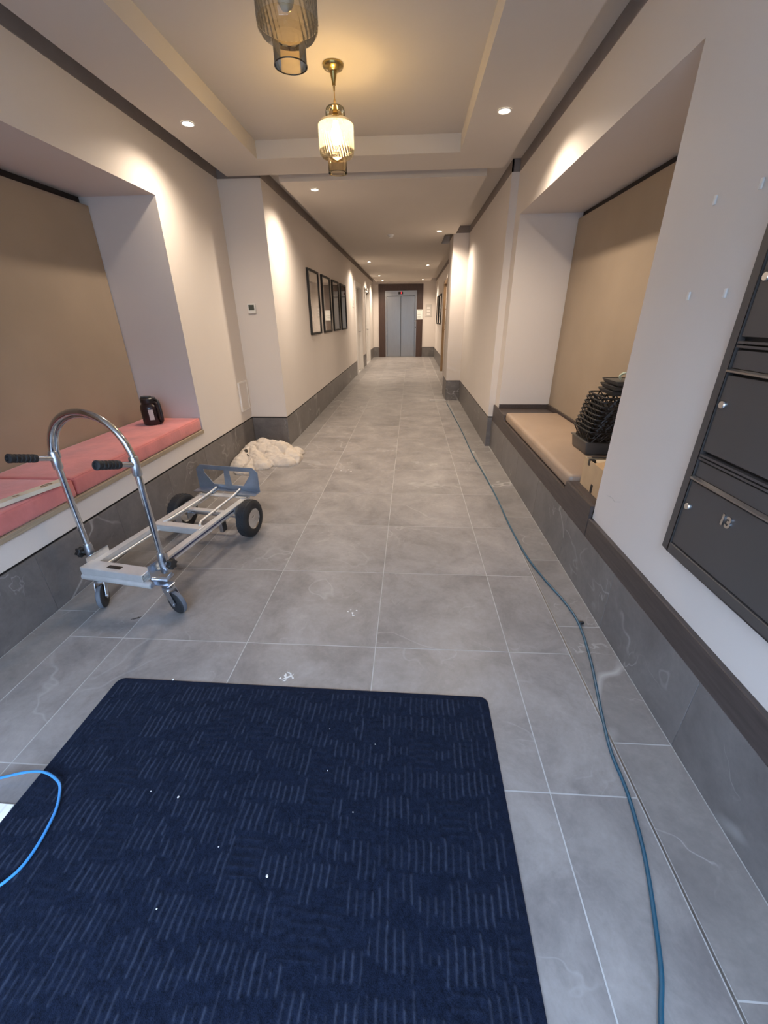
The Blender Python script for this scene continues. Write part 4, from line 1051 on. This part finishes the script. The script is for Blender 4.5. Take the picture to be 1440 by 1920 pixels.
MB().tube(path, 0.0150, 18).build('loop_handle', 'chrome', tr_, smooth=True)
# second bar nested under the top of the loop
path = []
for k in range(0, 19):
    a = math.pi-math.pi*k/18; path.append(tl(HT+0.014, 0.214*math.cos(a), 0.768+0.208*math.sin(a)))
MB().tube(path, 0.0085, 12).build('inner_loop', 'chrome', tr_, smooth=True)
for sg in (-1, 1):
    MB().lathe([(0.0185, 0.715), (0.0205, 0.72), (0.0205, 0.800), (0.0165, 0.806)], tl(HT, sg*0.225, 0), 20).build('grip_collar', 'zinc', tr_, smooth=True)
    a, b = tl(HT-0.012, sg*0.225, 0.772), tl(HT-0.190, sg*0.228, 0.828)
    d = (b-a).normalized(); ln = (b-a).length
    MB().tube([a, a+d*0.09], 0.0125, 12).build('grip_stub', 'zinc', tr_, smooth=True)
    pf = [(0.012, 0.070), (0.0185, 0.073)]
    k = 0.080
    while k < ln-0.012:
        pf += [(0.0195, k), (0.0195, k+0.010), (0.0175, k+0.012), (0.0175, k+0.015)]; k += 0.018
    pf += [(0.0205, ln-0.010), (0.0205, ln), (0.012, ln+0.003), (0.010, ln-0.004), (0.0, ln-0.004)]
    MB().lathe(pf, a, 20, axis=d).build('grip', 'black_rubber', tr_, smooth=True)
# nose plate standing upright at the far end: plate with two cut-outs
PT = 1.06; z0, z1 = 0.238, 0.415
m = MB()
def pl(pts, t0=PT): m.prism(pts, tl(t0, 0, 0), tv, tw, tu, 0.005)
hw = 0.245
pl([(-hw, z0), (hw, z0), (hw, z0+0.036), (-hw, z0+0.036)])                         # bottom strip
pl([(-hw+0.0, z1-0.032), (hw-0.0, z1-0.032), (hw-0.035, z1), (-hw+0.035, z1)])      # top strip
pl([(-0.028, z0+0.036), (0.028, z0+0.036), (0.020, z1-0.032), (-0.020, z1-0.032)])  # centre post
pl([(hw-0.125, z0+0.036), (hw, z0+0.036), (hw, z1-0.032), (hw-0.062, z1-0.032), (hw-0.062, z0+0.12)])
pl([(-hw, z0+0.036), (-hw+0.125, z0+0.036), (-hw+0.062, z0+0.12), (-hw+0.062, z1-0.032), (-hw, z1-0.032)])
m.build('nose_plate', 'steelplate', tr_, weld=False)
tbox('nose_flange', 'steelplate', 0.985, PT+0.005, -hw, -0.08, 0.2325, 0.2385)
tbox('nose_flange', 'steelplate', 0.985, PT+0.005, 0.08, hw, 0.2325, 0.2385)
tbox('nose_flange', 'steelplate', 1.03, PT+0.005, -0.08, 0.08, 0.2325, 0.2385)
# big wheels
WT, WR = 0.855, 0.130
def torus_profile(R_, r, n=18): return [(R_+r*math.cos(2*math.pi*k/n), r*1.05*math.sin(2*math.pi*k/n)) for k in range(n+1)]
for sg in (-1, 1):
    c = tl(WT, sg*0.262, WR)
    wh = MB().lathe([(0.066, -0.030), (0.085, -0.038), (0.112, -0.036), (0.126, -0.024), (0.1275, 0), (0.126, 0.024), (0.112, 0.036), (0.085, 0.038), (0.066, 0.030)], c, 48, axis=tv, close_ends=False).build('tyre', 'black_rubber', tr_, smooth=True)
    m = MB()
    for k in range(30):
        for j, off in enumerate((-0.021, -0.007, 0.007, 0.021)):
            a = 2*math.pi*(k+0.5*(j % 2))/30
            rad = (tu*math.cos(a)+tw*math.sin(a)); tg = (-tu*math.sin(a)+tw*math.cos(a))
            m.obox(c+rad*(0.1265-0.0012*abs(off)/0.007)+tv*off, (rad, tg, tv), (0.0035, 0.0085, 0.0055))
    m.build('tread_blocks', 'black_rubber', wh, weld=False)['kind'] = 'stuff'
    MB().lathe([(0.068, -0.030), (0.070, -0.034), (0.064, -0.030), (0.052, -0.012), (0.030, -0.010), (0.022, -0.030), (0.012, -0.034), (0.0, -0.034)], c, 32, axis=tv).build('rim', 'chrome', wh, smooth=True)
    MB().lathe([(0.0, 0.034), (0.012, 0.034), (0.022, 0.030), (0.030, 0.010), (0.052, 0.012), (0.064, 0.030), (0.070, 0.034), (0.068, 0.030)], c, 32, axis=tv).build('rim', 'chrome', wh, smooth=True)
    tbox('axle_bracket', 'steelplate', WT-0.05, WT+0.045, sg*0.188-0.003, sg*0.188+0.003, 0.105, 0.2205, bevel=0)
    tbox('support_foot', 'zinc', 0.66, 0.71, sg*0.168-0.012, sg*0.168+0.012, 0.110, 0.180)
MB().tube([tl(WT, -0.25, WR), tl(WT, 0.25, WR)], 0.008, 10).build('axle', 'zinc', tr_, smooth=True)
# swivel casters: pivot, trail direction
def caster(t_, s, ang):
    d = (tu*math.cos(ang)+tv*math.sin(ang)); sd2 = d.cross(tw)
    top = tl(t_, s, 0.146)
    ct_ = MB().lathe([(0.030, -0.012), (0.030, 0.0), (0.014, 0.003), (0.014, 0.012)], top, 20).build('caster_swivel', 'zinc', tr_, smooth=True)
    wc = tl(t_, s, 0.060)+d*0.040
    for sg in (-1, 1):
        m = MB(); o = top+sd2*sg*0.0205-tw*0.012
        m.prism([(-0.024, 0.0), (0.026, 0.0), (0.056, -0.066), (0.048, -0.086), (0.030, -0.086)], o, d, tw, sd2, 0.003*sg)
        m.build('caster_fork', 'zinc', ct_, 0, 1)
    w_ = MB().lathe([(0.020, -0.014), (0.044, -0.015), (0.055, -0.013), (0.060, -0.007), (0.060, 0.007), (0.055, 0.013), (0.044, 0.015), (0.020, 0.014)], wc, 36, axis=sd2, close_ends=True).build('caster_wheel', 'black_rubber', ct_, smooth=True)
    MB().lathe([(0.0605, -0.010), (0.062, -0.004), (0.062, 0.004), (0.0605, 0.010)], wc, 36, axis=sd2, close_ends=False).build('caster_tread', 'grey_tyre', ct_, smooth=True)
    MB().tube([wc-sd2*0.026, wc+sd2*0.026], 0.007, 10).build('caster_axle', 'zinc', ct_, smooth=True)
caster(0.035, 0.275, math.radians(105))
caster(0.020, -0.125, math.radians(150))
tbox('caster_arm', 'zinc', 0.015, 0.060, 0.185, 0.300, 0.154, 0.160)
tbox('caster_arm', 'zinc', -0.005, 0.050, -0.165, -0.100, 0.1585, 0.1635)
MB().tube([tl(0.02, 0.205, 0.19), tl(0.05, 0.262, 0.172), tl(0.09, 0.268, 0.185)], 0.011, 10).build('fold_hinge', 'zinc', tr_, smooth=True)
